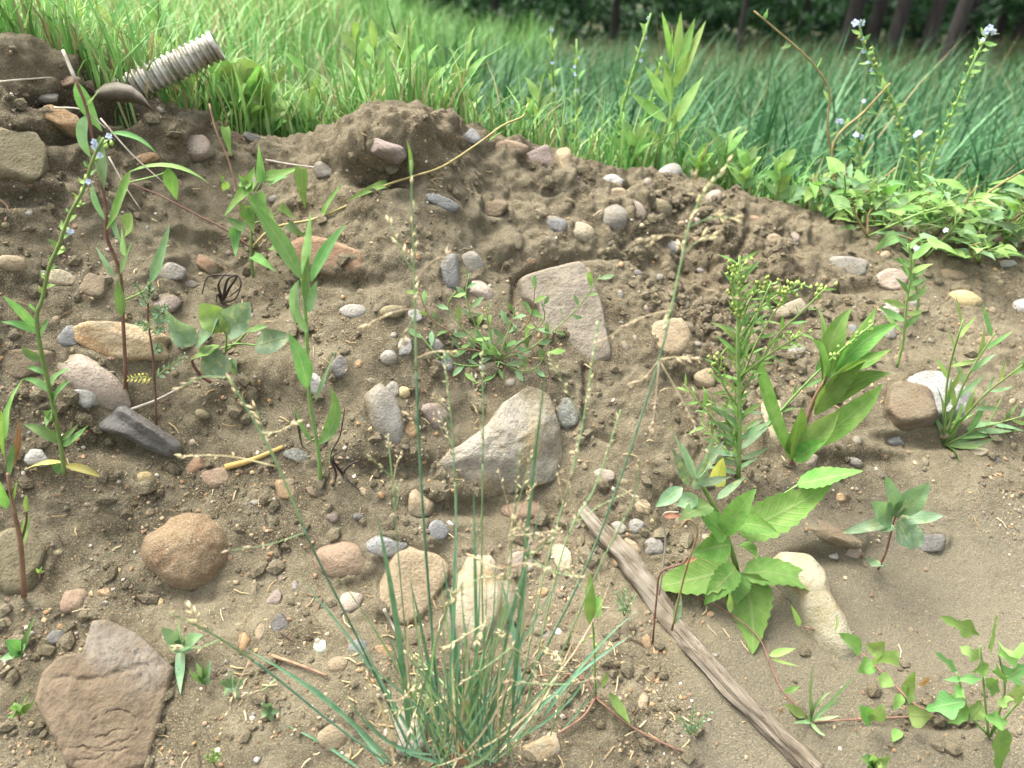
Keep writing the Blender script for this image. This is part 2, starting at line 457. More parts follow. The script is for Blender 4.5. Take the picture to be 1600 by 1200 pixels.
# ------------------------------------------------------------------ stones the photograph shows (pixel centre, size, turn)
STN = [  # name, x, y, w, h, rot, mat, cuts, label
 ('cobble', 600, 648, 52, 104, -22, 'grey', 0, 'long upright grey oval cobble left of the pale angular rock'),
 ('quartz_rock', 196, 534, 150, 66, 6, 'quartz', 3, 'orange and white quartz rock behind the thin purple stems'),
 ('cobble', 150, 598, 118, 56, 42, 'pink', 0, 'pinkish elongated cobble lying diagonally below the quartz rock'),
 ('stone', 136, 619, 46, 34, 30, 'white', 4, 'small rough whitish stone against the pinkish cobble'),
 ('stone', 109, 526, 34, 40, 10, 'slate', 6, 'small blue grey cube shaped stone above the pinkish cobble'),
 ('stone', 42, 567, 110, 52, -4, 'muddy', 3, 'flat mud coated stone at left edge beside the pinkish cobble'),
 ('stone', 60, 716, 46, 34, 4, 'white', 3, 'white grey striped stone under the left blue flowered plant'),
 ('pebble', 227, 746, 25, 19, 0, 'yellow', 0, 'small yellowish pebble below the dark slate block'),
 ('pebble', 341, 748, 54, 36, -4, 'red', 1, 'smooth reddish brown pebble below the yellow straw'),
 ('stone', 309, 727, 40, 32, -30, 'rust', 5, 'rust coloured flake between slate block and reddish pebble'),
 ('stone', 446, 765, 48, 34, -14, 'orange', 3, 'ochre stone right of the reddish pebble under the slanting culm'),
 ('stone', 496, 768, 36, 18, 16, 'red', 4, 'small flat pinkish red stone below the lance leaved plant'),
 ('cobble', 535, 875, 88, 58, 4, 'red', 0, 'smooth reddish oval cobble left of the white grey cobble'),
 ('cobble', 603, 854, 68, 38, 0, 'speckled', 2, 'white grey cobble just right of the reddish oval cobble'),
 ('stone', 683, 829, 40, 34, 0, 'slate', 2, 'grey blue stone between the tall stems below the angular rock'),
 ('boulder', 642, 908, 122, 136, 6, 'tan', 3, 'dusty tan boulder behind the left side of the grass tuft'),
 ('boulder', 752, 952, 118, 164, 4, 'cream', 3, 'cream and orange boulder standing behind the grass tuft blades'),
 ('stone', 550, 943, 38, 36, 0, 'pink', 4, 'small pinkish white stone below the reddish oval cobble'),
 ('cobble', 817, 798, 68, 34, 0, 'red', 0, 'red brown cobble just under the pale angular rock'),
 ('stone', 879, 872, 34, 48, -14, 'cream', 3, 'cream oblong stone left of the driftwood top end'),
 ('cobble', 1416, 636, 96, 92, 10, 'muddy', 2, 'mud coated dark brown cobble in front of the speckled boulder'),
 ('boulder', 1458, 622, 112, 96, 20, 'speckled', 3, 'speckled white grey boulder behind the muddy cobble'),
 ('rock', 1206, 658, 42, 90, 8, 'cream', 3, 'upright pale rock between the bushy fleabane and the broad leaved plant'),
 ('cobble', 1046, 530, 70, 74, 20, 'tan', 2, 'beige cobble right of the flat pinkish slab'),
 ('cobble', 959, 342, 44, 44, 0, 'grey', 0, 'round pale grey cobble on upper bank'),
 ('pebble', 957, 284, 36, 25, 0, 'white', 1, 'whitish pebble above the round grey cobble'),
 ('pebble', 964, 301, 34, 20, 10, 'tan', 2, 'tan pebble wedged under the whitish pebble'),
 ('pebble', 1046, 268, 38, 24, -18, 'white', 0, 'pale oval pebble on the crest left of the tall stem tip'),
 ('pebble', 909, 363, 44, 32, 14, 'cream', 0, 'cream pebble beside the slate blue wedge'),
 ('stone', 863, 353, 50, 32, 4, 'slate', 5, 'slate blue wedge shaped stone left of the cream pebble'),
 ('stone', 691, 317, 58, 24, 12, 'slate', 3, 'flat slate blue stone on bare upper bank'),
 ('stone', 768, 326, 66, 34, 20, 'muddy', 3, 'muddy lump of stone right of the flat slate blue stone'),
 ('stone', 738, 216, 34, 28, 30, 'slate', 3, 'blue grey stone on the crest right of the soil mound'),
 ('stone', 800, 231, 52, 28, 6, 'red', 2, 'dull red stone on the crest left of the grey block'),
 ('rock', 842, 246, 66, 46, 4, 'mauve', 4, 'dark grey blocky rock on crest beside the tan face'),
 ('rock', 882, 258, 28, 66, -6, 'tan', 4, 'tan upright rock face on crest right of the grey block'),
 ('rock', 602, 230, 78, 40, 22, 'mauve', 5, 'grey angular rock jutting from the soil mound over its hollow'),
 ('slate_stone', 706, 425, 40, 66, -12, 'slate', 6, 'dark blue slate chip standing upright above the low green creeper'),
 ('stone', 737, 411, 38, 46, 10, 'grey', 4, 'light grey stone right of the upright slate chip'),
 ('stone', 752, 453, 50, 36, 20, 'pink', 4, 'pinkish grey stone under the light grey stone'),
 ('cobble', 521, 401, 142, 62, 12, 'rust', 2, 'long orange brown cobble behind the lance leaved plant'),
 ('stone', 306, 230, 52, 42, -8, 'pink', 3, 'pinkish tan rounded block below the corrugated pipe'),
 ('pebble', 369, 216, 28, 22, 10, 'red', 1, 'small brick red pebble on crest right of the pinkish block'),
 ('stone', 401, 217, 40, 20, 8, 'darkslate', 3, 'dark grey stone on crest right of the brick red pebble'),
 ('cobble', 96, 186, 56, 46, 10, 'orange', 3, 'rusty orange cobble under the left overhang'),
 ('boulder', 28, 246, 96, 96, 0, 'mossy', 1, 'greenish grey boulder in the upper left bank'),
 ('stone', 152, 107, 52, 22, 12, 'orange', 1, 'orange tan stone on the crest left of the pipe'),
 ('stone', 103, 128, 46, 20, 0, 'red', 4, 'pinkish brick like stone under the orange tan crest stone'),
 ('stone', 70, 152, 44, 24, -6, 'grey', 4, 'rough grey stone left of the curved shard'),
 ('pebble', 224, 248, 50, 16, -16, 'orange', 2, 'small orange flake on the bank left of the pinkish block'),
 ('stone', 510, 265, 40, 32, -12, 'grey', 5, 'grey angular stone left of the soil mound foot'),
 ('pebble', 552, 487, 44, 27, 4, 'grey', 0, 'grey oval pebble left of the olive oval one'),
 ('pebble', 613, 487, 40, 20, -8, 'olive', 0, 'olive yellow oval pebble right of the grey oval one'),
 ('stone', 647, 493, 26, 26, 0, 'white', 3, 'small white chalky stone behind the tall left culm'),
 ('pebble', 632, 543, 24, 32, 10, 'white', 3, 'white chip below the chalky stone beside the tall culm'),
 ('pebble', 607, 559, 26, 24, 0, 'grey', 0, 'small grey pebble left of the white chip'),
 ('pebble', 614, 610, 26, 30, 20, 'grey', 2, 'small grey pebble at top of the long upright cobble'),
 ('pebble', 631, 613, 20, 20, 0, 'yellow', 0, 'little ochre pebble right of the long upright cobble top'),
 ('pebble', 642, 669, 24, 36, 0, 'orange', 1, 'orange pebble right of the long upright cobble'),
 ('stone', 678, 650, 56, 44, -10, 'mauve', 4, 'flat mauve stone left of the pale angular rock'),
 ('stone', 888, 650, 40, 58, -20, 'flecked', 4, 'dark flecked stone against the right side of the angular rock'),
 ('stone', 656, 785, 48, 62, 0, 'tan', 4, 'tan stone below the left end of the angular rock'),
 ('cobble', 1326, 415, 62, 36, 14, 'grey', 1, 'tan grey oval cobble left of the pinkish round one at right'),
 ('cobble', 1394, 437, 52, 42, 4, 'pink', 1, 'pinkish grey rounded cobble under the right hand weeds'),
 ('cobble', 1508, 468, 48, 30, 14, 'yellow', 0, 'yellowish oval cobble on the right bank'),
 ('cobble', 1600, 480, 34, 28, 10, 'white', 0, 'pale cobble cut by the right edge of the picture'),
 ('stone', 1390, 488, 30, 34, 10, 'grey', 2, 'grey stone below the pinkish grey rounded cobble'),
 ('stone', 1230, 486, 60, 30, -20, 'cream', 4, 'cream angular stone behind the fleabane top'),
 ('stone', 1240, 553, 44, 38, 10, 'grey', 3, 'grey brown stone half hidden by the broad leaved plant'),
 ('pebble', 1210, 376, 24, 26, -20, 'tan', 1, 'tan pebble on the upper right bank'),
 ('pebble', 1241, 373, 20, 22, 0, 'pink', 1, 'pink pebble right of the tan upper bank pebble'),
 ('pebble', 1572, 413, 30, 16, 0, 'white', 1, 'flat pale pebble near the right edge below the weeds'),
 ('stone', 1487, 431, 46, 26, 6, 'muddy', 3, 'muddy stone above the yellowish oval cobble'),
 ('stone', 1451, 849, 54, 30, -12, 'darkslate', 3, 'dark slate stone beside the little goosefoot on the mud'),
 ('stone', 1266, 719, 22, 32, 8, 'pink', 2, 'mauve white pebble at foot of the broad leaved plant'),
 ('stone', 1333, 721, 34, 16, 30, 'grey', 2, 'narrow grey stone right of the broad leaved plant'),
 ('stone', 1399, 687, 30, 24, 16, 'slate', 4, 'grey stone just below the muddy dark cobble'),
 ('pebble', 1314, 778, 24, 18, 0, 'orange', 1, 'orange pebble above the serrated leaf plant'),
 ('stone', 1304, 867, 18, 16, 0, 'white', 4, 'small white stone at top of the pinched boulder'),
 ('pebble', 1333, 862, 26, 24, 20, 'pink', 2, 'pinkish pebble on the mud right of the small white stone'),
 ('stone', 1546, 535, 38, 22, 0, 'red', 3, 'reddish stone behind the narrow leaved right plant'),
 ('pebble', 1516, 693, 30, 10, 0, 'tan', 1, 'thin tan pebble under the narrow leaved right plant'),
 ('pebble', 1526, 706, 36, 13, 4, 'cream', 1, 'thin cream pebble under the thin tan one'),
 ('pebble', 20, 413, 42, 30, 6, 'tan', 0, 'tan oval pebble at the left edge'),
 ('stone', 94, 435, 46, 28, 10, 'cream', 3, 'pale flat stone right of the tan left edge pebble'),
 ('stone', 152, 446, 56, 50, 10, 'muddy', 5, 'brown angular block left of the tall narrow stem'),
 ('cobble', 262, 426, 58, 36, -10, 'grey', 2, 'grey cobble behind the feathery seedling'),
 ('stone', 262, 476, 54, 42, 16, 'mauve', 3, 'mauve stone right of the feathery seedling'),
 ('stone', 299, 446, 36, 18, -10, 'grey', 4, 'flat grey stone under the black root tangle'),
 ('stone', 324, 413, 40, 26, 30, 'rust', 4, 'rust red flake left of the triangular leaved climber'),
 ('stone', 430, 935, 32, 30, 0, 'mauve', 4, 'mauve grey stone right of the round boulder'),
 ('stone', 428, 885, 28, 22, -16, 'grey', 3, 'pale grey chip right of the round boulder'),
 ('pebble', 115, 938, 40, 42, 0, 'red', 1, 'brown round pebble above the broken flat rock'),
 ('pebble', 164, 925, 18, 12, 0, 'orange', 1, 'tiny orange pebble right of the brown round one'),
 ('stone', 90, 996, 34, 24, 0, 'darkslate', 3, 'dark grey stone left of the broken rock notch'),
 ('pebble', 381, 1003, 18, 28, -10, 'orange', 0, 'orange oval pebble right of the broken flat rock'),
 ('pebble', 407, 988, 16, 28, 10, 'tan', 3, 'narrow tan chip right of the orange oval pebble'),
 ('stone', 438, 975, 40, 30, 30, 'darkslate', 5, 'dark flaky stone right of the narrow tan chip'),
 ('stone', 503, 1009, 26, 24, 0, 'green', 3, 'pale green quartz chip left of the grass tuft'),
 ('pebble', 529, 1039, 32, 26, 0, 'tan', 0, 'buff oval pebble below the pale green chip'),
 ('stone', 561, 1011, 34, 26, 0, 'slate', 1, 'blue grey pebble among the left tuft blades'),
 ('stone', 600, 1015, 30, 18, 10, 'orange', 1, 'orange ochre pebble among the left tuft blades'),
 ('stone', 522, 1150, 58, 44, -20, 'tan', 3, 'tan stone at the lower left of the tuft'),
 ('stone', 490, 600, 40, 32, 14, 'white', 3, 'white tan stone behind the lance leaved plant stem'),
 ('stone', 531, 573, 30, 38, 10, 'darkslate', 2, 'dark grey stone right of the lance leaved plant'),
 ('stone', 468, 712, 50, 22, 10, 'flecked', 5, 'black flecked crumbly stone at foot of lance leaved plant'),
 ('pebble', 965, 826, 34, 28, 0, 'grey', 1, 'grey pebble right of the driftwood top, lowest left of its cluster'),
 ('pebble', 992, 822, 34, 30, 0, 'grey', 1, 'grey pebble in the middle of the cluster by the driftwood top'),
 ('pebble', 1020, 855, 36, 32, 0, 'grey', 1, 'grey pebble at the right of the cluster by the driftwood top'),
 ('pebble', 984, 857, 40, 30, 40, 'tan', 1, 'tan pebble touching the driftwood top'),
 ('pebble', 1004, 792, 30, 26, 0, 'tan', 1, 'tan pebble topmost of the cluster by the driftwood'),
 ('stone', 944, 742, 36, 26, 10, 'pink', 2, 'pinkish stone between the angular rock and the seed heads'),
 ('pebble', 1010, 1003, 18, 26, 0, 'orange', 1, 'orange pebble right of the tuft near the driftwood'),
 ('pebble', 1025, 1014, 14, 20, 20, 'orange', 1, 'smaller orange pebble beside the one near the driftwood'),
 ('pebble', 850, 990, 22, 16, 0, 'grey', 1, 'little grey pebble among right tuft blades'),
 ('pebble', 872, 987, 14, 12, 0, 'white', 0, 'tiny white pebble among right tuft blades'),
 ('stone', 640, 1150, 60, 70, 10, 'grey', 3, 'pale speckled stone at the base of the tuft'),
 ('stone', 850, 1170, 70, 40, -20, 'cream', 3, 'cream stone under the right side of tuft base'),
 ('stone', 720, 905, 20, 16, 0, 'slate', 2, 'small slate chip left of the cream boulder'),
 ('stone', 812, 880, 54, 40, 10, 'pink', 3, 'pinkish stone right of the cream boulder top'),
 ('stone', 1160, 535, 60, 50, 10, 'muddy', 3, 'mud coated lump behind the fleabane stem'),
 ('stone', 1100, 590, 40, 34, 10, 'tan', 2, 'tan muddy stone left of the fleabane stem'),
 ('stone', 30, 880, 90, 120, 0, 'mossy', 2, 'mossy brown boulder at the left edge above the broken rock'),
 ('stone', 1300, 832, 92, 34, 24, 'muddy', 4, 'long muddy clod above the pinched boulder'),
 ('stone', 1385, 520, 34, 26, 0, 'grey', 2, 'grey stone right of the broad leaved plant tip'),
 ('stone', 1405, 562, 22, 30, 20, 'red', 2, 'small red white stone above the muddy dark cobble'),
 ('stone', 680, 540, 26, 24, 0, 'grey', 2, 'grey pebble under the left end of low creeper'),
 ('stone', 695, 570, 26, 22, 0, 'slate', 2, 'blue grey pebble below the low green creeper'),
]

# ------------------------------------------------------------------ terrain
CREST = [(-300, 60, 1.20), (0, 62, 1.24), (60, 76, 1.28), (110, 104, 1.30), (200, 140, 1.34), (300, 190, 1.38), (345, 212, 1.42),
         (420, 222, 1.46), (505, 214, 1.45), (535, 184, 1.40), (600, 164, 1.38), (690, 178, 1.40), (760, 222, 1.46),
         (850, 230, 1.50), (940, 252, 1.52), (1010, 268, 1.54), (1100, 288, 1.56), (1200, 312, 1.58), (1290, 332, 1.58),
         (1400, 352, 1.56), (1600, 372, 1.52), (1900, 390, 1.46)]
_c = [U(*c) for c in CREST]
CX = np.array([p.x for p in _c]); CYv = np.array([p.y for p in _c]); CZv = np.array([p.z for p in _c])
_f = [U(px, 1200, y) for px, y in ((-400, .60), (0, .62), (400, .63), (800, .64), (1200, .65), (1600, .65), (2000, .64))]
FX = np.array([p.x for p in _f]); FYv = np.array([p.y for p in _f]); FZv = np.array([p.z for p in _f])

def smooth_interp(x, X, Yv):
    # small box blur of linear interpolation
    return sum(np.interp(x + d, X, Yv) for d in (-.03, -.015, 0, .015, .03)) / 5

def base_z(x, y):
    yc = smooth_interp(x, CX, CYv); zc = smooth_interp(x, CX, CZv)
    yf = np.interp(x, FX, FYv); zf = np.interp(x, FX, FZv)
    s = (y - yf) / (yc - yf)
    rt = sst(0.1, 0.6, x)
    sc = np.clip(s, 0, 1)
    prof = sc + (0.10 + 0.06 * rt) * np.sin(2 * np.pi * sc) * -0.5 + 0.02 * np.sin(5 * np.pi * sc)
    z = zf + (zc - zf) * prof
    z = np.where(s < 0, zf + (y - yf) * 0.35, z)
    dy = np.maximum(y - yc, 0)
    wl = sst(0.02, -0.22, x / np.maximum(y, .3))
    left = zc - 0.02 - 0.20 * (1 - np.exp(-dy / 1.2)) - 0.22 * sst(1.5, 9, dy)
    left = left * (1 - sst(6, 16, dy)) + 0.12 * sst(6, 16, dy)
    right = 0.10 + (zc - 0.10) * np.exp(-(dy / 0.62) ** 1.6) - 0.0 * dy
    back = left * wl + right * (1 - wl)
    t = sst(0, 0.06, dy)
    return np.where(y > yc, zc * (1 - t) + back * t, z)

def dens(a, b, h, lo, hi):
    c = list(np.arange(a, b, h))
    up, s, v = [], h, c[-1]
    while v < hi:
        s *= 1.13; v += s; up.append(v)
    dn, s, v = [], h, c[0]
    while v > lo:
        s *= 1.13; v -= s; dn.append(v)
    return np.array(dn[::-1] + c + up)

gx = dens(-1.15, 1.15, 0.0034, -90, 90)
gy = dens(0.50, 1.62, 0.0034, -3.0, 160)
GX, GY = np.meshgrid(gx, gy)
GZ = base_z(GX, GY)
e = 0.012
nx = -(base_z(GX + e, GY) - base_z(GX - e, GY)) / (2 * e)
ny = -(base_z(GX, GY + e) - base_z(GX, GY - e)) / (2 * e)
nl = np.sqrt(nx * nx + ny * ny + 1)
nx, ny, nz = nx / nl, ny / nl, 1 / nl
PXg, PYg, Dg = project(GX, GY, GZ)
yc_g = smooth_interp(GX, CX, CYv)
near = sst(4.0, 2.2, GY) * sst(2.2, 1.5, np.abs(GX))
bank = sst(0.10, 0.0, GY - yc_g)
# smooth grey mud, lower right (vertex attribute)
mud = sst(1040, 1230, PXg + 0.35 * (PYg - 900)) * sst(700, 860, PYg) * bank
clod = np.clip(np.exp(-(((PXg - 1130) / 150) ** 2 + ((PYg - 470) / 170) ** 2)) * 1.2
               + np.exp(-(((PXg - 1000) / 120) ** 2 + ((PYg - 820) / 90) ** 2)) * 0.5
               + np.exp(-(((PXg - 640) / 130) ** 2 + ((PYg - 220) / 60) ** 2)) * 0.8
               + np.exp(-(((PXg - 150) / 220) ** 2 + ((PYg - 160) / 90) ** 2)) * 0.5
               + np.exp(-(((PXg - 1480) / 150) ** 2 + ((PYg - 1100) / 60) ** 2)) * 0.7, 0, 1) * bank
D = 0.020 * fbm(GX, GY, GZ, 5.0, 2) * (1 - .5 * mud) + 0.011 * fbm(GX + 8, GY, GZ, 11, 2) * (1 - .8 * mud)
m2 = fbm(GX, GY, GZ, 16, 3)
patch = .35 + .65 * sst(-.12, .22, fbm(GX + 21, GY, GZ, 7, 2))     # compacted patches stay smooth
upper_ = sst(600, 330, PYg) * bank
D += (0.013 * np.abs(m2) - 0.004) * (1 - 0.85 * mud) * (0.8 + 0.9 * clod + .6 * upper_)
D += 0.0055 * patch * fbm(GX + 3, GY, GZ, 48, 3) * (1 - 0.75 * mud) * (0.8 + 0.8 * clod)
bl = np.abs(fbm(GX + 1, GY + 5, GZ, 60, 2))
D += 0.012 * (bl - 0.15) * clod
D += 0.0024 * patch * fbm(GX, GY + 2, GZ, 130, 2) * (1 - 0.5 * mud)
def worley(u, v, sc, seed):
    u, v = u * sc, v * sc
    iu, iv = np.floor(u).astype(int), np.floor(v).astype(int)
    J = np.random.default_rng(seed).random((256, 2))
    f1 = np.full(u.shape, 9.0); f2 = f1.copy()
    for a in (-1, 0, 1):
        for b_ in (-1, 0, 1):
            h_ = _perm[_perm[(iu + a) & 255] + ((iv + b_) & 255)]
            d_ = np.hypot(iu + a + J[h_, 0] - u, iv + b_ + J[h_, 1] - v)
            f2 = np.where(d_ < f1, f1, np.minimum(f2, d_)); f1 = np.minimum(f1, d_)
    return f1, f2
upper = sst(560, 330, PYg) * bank
wu = GX + .012 * fbm(GX, GY, GZ, 22, 2); wv_ = GY * .8 + GZ * .8 + .012 * fbm(GX + 9, GY, GZ, 22, 2)
f1, f2 = worley(wu, wv_, 17, 1)
cm = sst(-.05, .35, fbm(GX + 4, GY, GZ, 6, 2) + .35 * upper + .3 * clod - .12) * (1 - mud)
D += cm * (0.010 * (sst(0, .45, f2 - f1) - .6) * (1 - .6 * f1) * sst(-.3, .3, fbm(GX + 2, GY, GZ, 11, 2)) + .024 * fbm(GX, GY, GZ, 24, 4)) * (.35 + .75 * upper + .5 * clod)
f1, f2 = worley(wu, wv_, 52, 2)
D += (1 - mud) * 0.0075 * (sst(0, .35, f2 - f1) - .5) * (1 - f1) * (.3 + .7 * np.maximum(clod, upper * .8)) * sst(-.2, .25, fbm(GX, GY + 7, GZ, 14, 2))
# settling furrows running down the bank on the left
D += 0.006 * fbm(GX * 2.2, GY * 0.5, GZ * 0.5, 12, 2) * sst(700, 300, PXg) * sst(650, 300, PYg)
BUMPS = [(625, 215, 95, 42, .040), (592, 268, 62, 17, -.075), (660, 300, 40, 18, -.012), (100, 70, 140, 40, .022),
         (178, 172, 60, 13, -.055), (85, 150, 44, 12, -.04), (150, 212, 60, 12, -.03), (60, 215, 40, 12, -.02), (285, 175, 90, 34, .026), (255, 262, 70, 16, -.02),
         (25, 310, 70, 14, -.025), (1000, 318, 60, 40, .018), (1062, 330, 16, 22, -.025), (985, 292, 12, 10, -.03),
         (1240, 420, 60, 34, .014), (1130, 480, 80, 80, .014), (1300, 836, 66, 26, .022), (1270, 872, 50, 12, -.015),
         (620, 735, 60, 18, -.02), (730, 792, 80, 14, -.022), (525, 440, 70, 12, -.02), (385, 560, 130, 60, .018),
         (400, 490, 80, 20, -.012), (820, 520, 30, 60, -.006), (1440, 690, 80, 12, -.02), (1370, 450, 60, 9, -.015),
         (180, 700, 60, 14, -.012), (1210, 470, 60, 14, -.016), (1090, 590, 50, 16, -.016), (300, 930, 70, 12, -.010),
         (1330, 700, 90, 16, .012), (640, 965, 60, 14, -.014), (1470, 1130, 80, 12, -.014), (880, 300, 50, 16, -.012)]
for (bx, by, rx, ry, a) in BUMPS:
    q = ((PXg - bx) / rx) ** 2 + ((PYg - by) / ry) ** 2
    D += a * np.exp(-q ** 1.5) * (GY < yc_g + .03)
def seg_dist(px, py, pts):
    d = np.full(px.shape, 1e9)
    for (x0, y0), (x1, y1) in zip(pts[:-1], pts[1:]):
        vx, vy = x1 - x0, y1 - y0
        t = np.clip(((px - x0) * vx + (py - y0) * vy) / (vx * vx + vy * vy), 0, 1)
        d = np.minimum(d, np.hypot(px - x0 - t * vx, py - y0 - t * vy))
    return d
wob = 7 * fbm(GX, GY, GZ, 40, 2)
for pts, wd, a in [([(806, 470), (808, 436), (850, 414), (905, 400), (985, 398), (1010, 420)], 6, .016),
                   ([(918, 575), (914, 640), (925, 672), (960, 690)], 5, .012),
                   ([(1080, 330), (1060, 380), (1085, 430)], 6, .012),
                   ([(1180, 340), (1150, 400), (1190, 440), (1260, 455)], 6, .012),
                   ([(330, 200), (300, 260), (235, 290)], 6, .010)]:
    dd = seg_dist(PXg + wob, PYg + wob * .7, pts)
    D -= a * np.exp(-(dd / wd) ** 2) * bank
for (nm, x, y, ww_, hh, rot, mt, cuts, lab) in STN:          # soil banked up against the larger stones
    if max(ww_, hh) < 26: continue
    sel = (np.abs(PXg - x) < max(ww_, hh)) & (np.abs(PYg - y) < max(ww_, hh)) & (GY < yc_g + .03)
    if not sel.any(): continue
    t = math.radians(rot); ca, sa = math.cos(t), math.sin(t)
    ex = (PXg[sel] - x) * ca + (PYg[sel] - y) * sa; ey = -(PXg[sel] - x) * sa + (PYg[sel] - y) * ca
    q = np.sqrt((ex / (ww_ / 2)) ** 2 + (ey / (hh / 2)) ** 2)
    nn_ = fbm(GX[sel], GY[sel], GZ[sel], 30, 2)
    D[sel] += (0.0035 + 0.008 * nn_) * np.exp(-((q - 1.02) / .22) ** 2) * min(1.0, max(ww_, hh) / 60)
D *= near
D += (1 - near) * 0.05 * fbm(GX, GY, GZ * 0, 0.5, 3)
VX, VY, VZ = GX + nx * D, GY + ny * D, GZ + nz * D
ny_, nx_ = GX.shape
V = np.stack([VX, VY, VZ], -1).reshape(-1, 3)
idx = np.arange(ny_ * nx_).reshape(ny_, nx_)
Fq = np.stack([idx[:-1, :-1], idx[:-1, 1:], idx[1:, 1:], idx[1:, :-1]], -1).reshape(-1, 4)
me = bpy.data.meshes.new('ground')
me.vertices.add(len(V)); me.vertices.foreach_set('co', V.astype(np.float32).ravel())
me.loops.add(Fq.size); me.loops.foreach_set('vertex_index', Fq.astype(np.int32).ravel())
me.polygons.add(len(Fq))
me.polygons.foreach_set('loop_start', np.arange(0, Fq.size, 4, dtype=np.int32))
me.polygons.foreach_set('loop_total', np.full(len(Fq), 4, dtype=np.int32))
me.polygons.foreach_set('use_smooth', np.ones(len(Fq), dtype=bool))
me.update(calc_edges=True)
at = me.attributes.new('mud', 'FLOAT', 'POINT'); at.data.foreach_set('value', mud.astype(np.float32).ravel())
veg = sst(0.05, 0.5, GY - yc_g)
damp = np.clip(clod * .8 + .25 * upper * sst(0, .3, fbm(GX, GY, GZ, 7, 3)), 0, 1)
at = me.attributes.new('damp', 'FLOAT', 'POINT'); at.data.foreach_set('value', damp.astype(np.float32).ravel())
at = me.attributes.new('veg', 'FLOAT', 'POINT'); at.data.foreach_set('value', veg.astype(np.float32).ravel())
me.materials.append(M['soil'])
ground = bpy.data.objects.new('ground', me)
COL.objects.link(ground)
tag(ground, 'bare brown soil bank with muddy foot and grassy land behind', kind='structure')
BV = BVHTree.FromPolygons([tuple(v) for v in V.tolist()], [tuple(f) for f in Fq.tolist()])

def hit(px, py):
    d = ray(px, py).normalized()
    loc, nor, i, dist = BV.ray_cast(CAMV, d, 60)
    if loc is None:
        return U(px, py, 2.0), Vector((0, 0, 1))
    if nor.z < 0: nor = -nor
    return loc, nor

def ground_at(x, y):
    loc, nor, i, dist = BV.ray_cast(Vector((x, y, 6)), Vector((0, 0, -1)), 20)
    return (loc.z if loc else 0.0)

def smooth_normal(px, py, r=14):
    n = Vector((0, 0, 0))
    for a, b in ((0, 0), (r, 0), (-r, 0), (0, r), (0, -r), (r, r), (-r, -r), (r, -r), (-r, r)):
        n += hit(px + a, py + b)[1]
    return n.normalized()

# ------------------------------------------------------------------ stones
_ico = {}
def ico(sub):
    if sub not in _ico:
        b = bmesh.new()
        bmesh.ops.create_icosphere(b, subdivisions=sub, radius=1)
        b.verts.ensure_lookup_table()
        _ico[sub] = (np.array([v.co[:] for v in b.verts]), [tuple(v.index for v in f.verts) for f in b.faces])
        b.free()
    return _ico[sub]

def frame(px, py, rot, tilt=0.55):
    n = smooth_normal(px, py)
    p, _ = hit(px, py)
    c = (n * tilt + (CAMV - p).normalized() * (1 - tilt)).normalized()
    a = Vector((1, 0, 0)); a = (a - c * a.dot(c)).normalized()
    b = c.cross(a)
    t = math.radians(-rot)
    return p, a * math.cos(t) + b * math.sin(t), -a * math.sin(t) + b * math.cos(t), c

def stone(name, px, py, wpx, hpx, rot, mat, label, cuts=0, sub=3, thick=0.75, sink=0.25, group=None, rough=0.06, seed=None, cat='stone', skirt=0.6):
    r = np.random.default_rng(seed if seed is not None else int(px * 7 + py * 13))
    p, a, b, c = frame(px, py, rot)
    d = depth(p)
    k = d / F
    A, B = wpx * k / 2, hpx * k / 2
    Cc = min(A, B) * thick
    P, Fc = ico(sub)
    P = P.copy()
    # rounded-box bias + lumps
    P = np.sign(P) * np.abs(P) ** (0.9 if cuts > 2 else 0.97)
    o = r.uniform(0, 50, 3)
    P *= (1 + rough * 2.6 * perlin(P[:, 0] * 1.1 + o[0], P[:, 1] * 1.1 + o[1], P[:, 2] * 1.1 + o[2]))[:, None]
    for i in range(cuts):
        nn = r.normal(size=3)
        nn /= np.linalg.norm(nn)
        if i == 0: nn = np.array([r.uniform(-.25, .25), r.uniform(-.25, .25), 1.0]); nn /= np.linalg.norm(nn)
        dd = r.uniform(0.55, 0.86)
        ex = np.maximum(P @ nn - dd, 0)
        P -= ex[:, None] * nn[None, :] * 0.97
    if cuts:
        ext = np.abs(P[:, :2]).max(0); P[:, 0] /= ext[0]; P[:, 1] /= ext[1]
    P *= (1 + rough * 0.5 * perlin(P[:, 0] * 4 + o[1], P[:, 1] * 4 + o[2], P[:, 2] * 4 + o[0]) + rough * .25 * perlin(P[:, 0] * 9, P[:, 1] * 9 + o[0], P[:, 2] * 9))[:, None]
    sk = np.clip(1 - (P[:, 2] - sink) / 0.75, 0, 1) * skirt
    P = P * np.array([A, B, Cc])
    Rm = np.array([a[:], b[:], c[:]])
    W = P @ Rm
    o_ = mk(name, W.tolist(), Fc, mat, loc=p - c * Cc * sink)
    at_ = o_.data.attributes.new('skirt', 'FLOAT', 'POINT'); at_.data.foreach_set('value', sk.astype(np.float32))
    return tag(o_, label, cat, group)

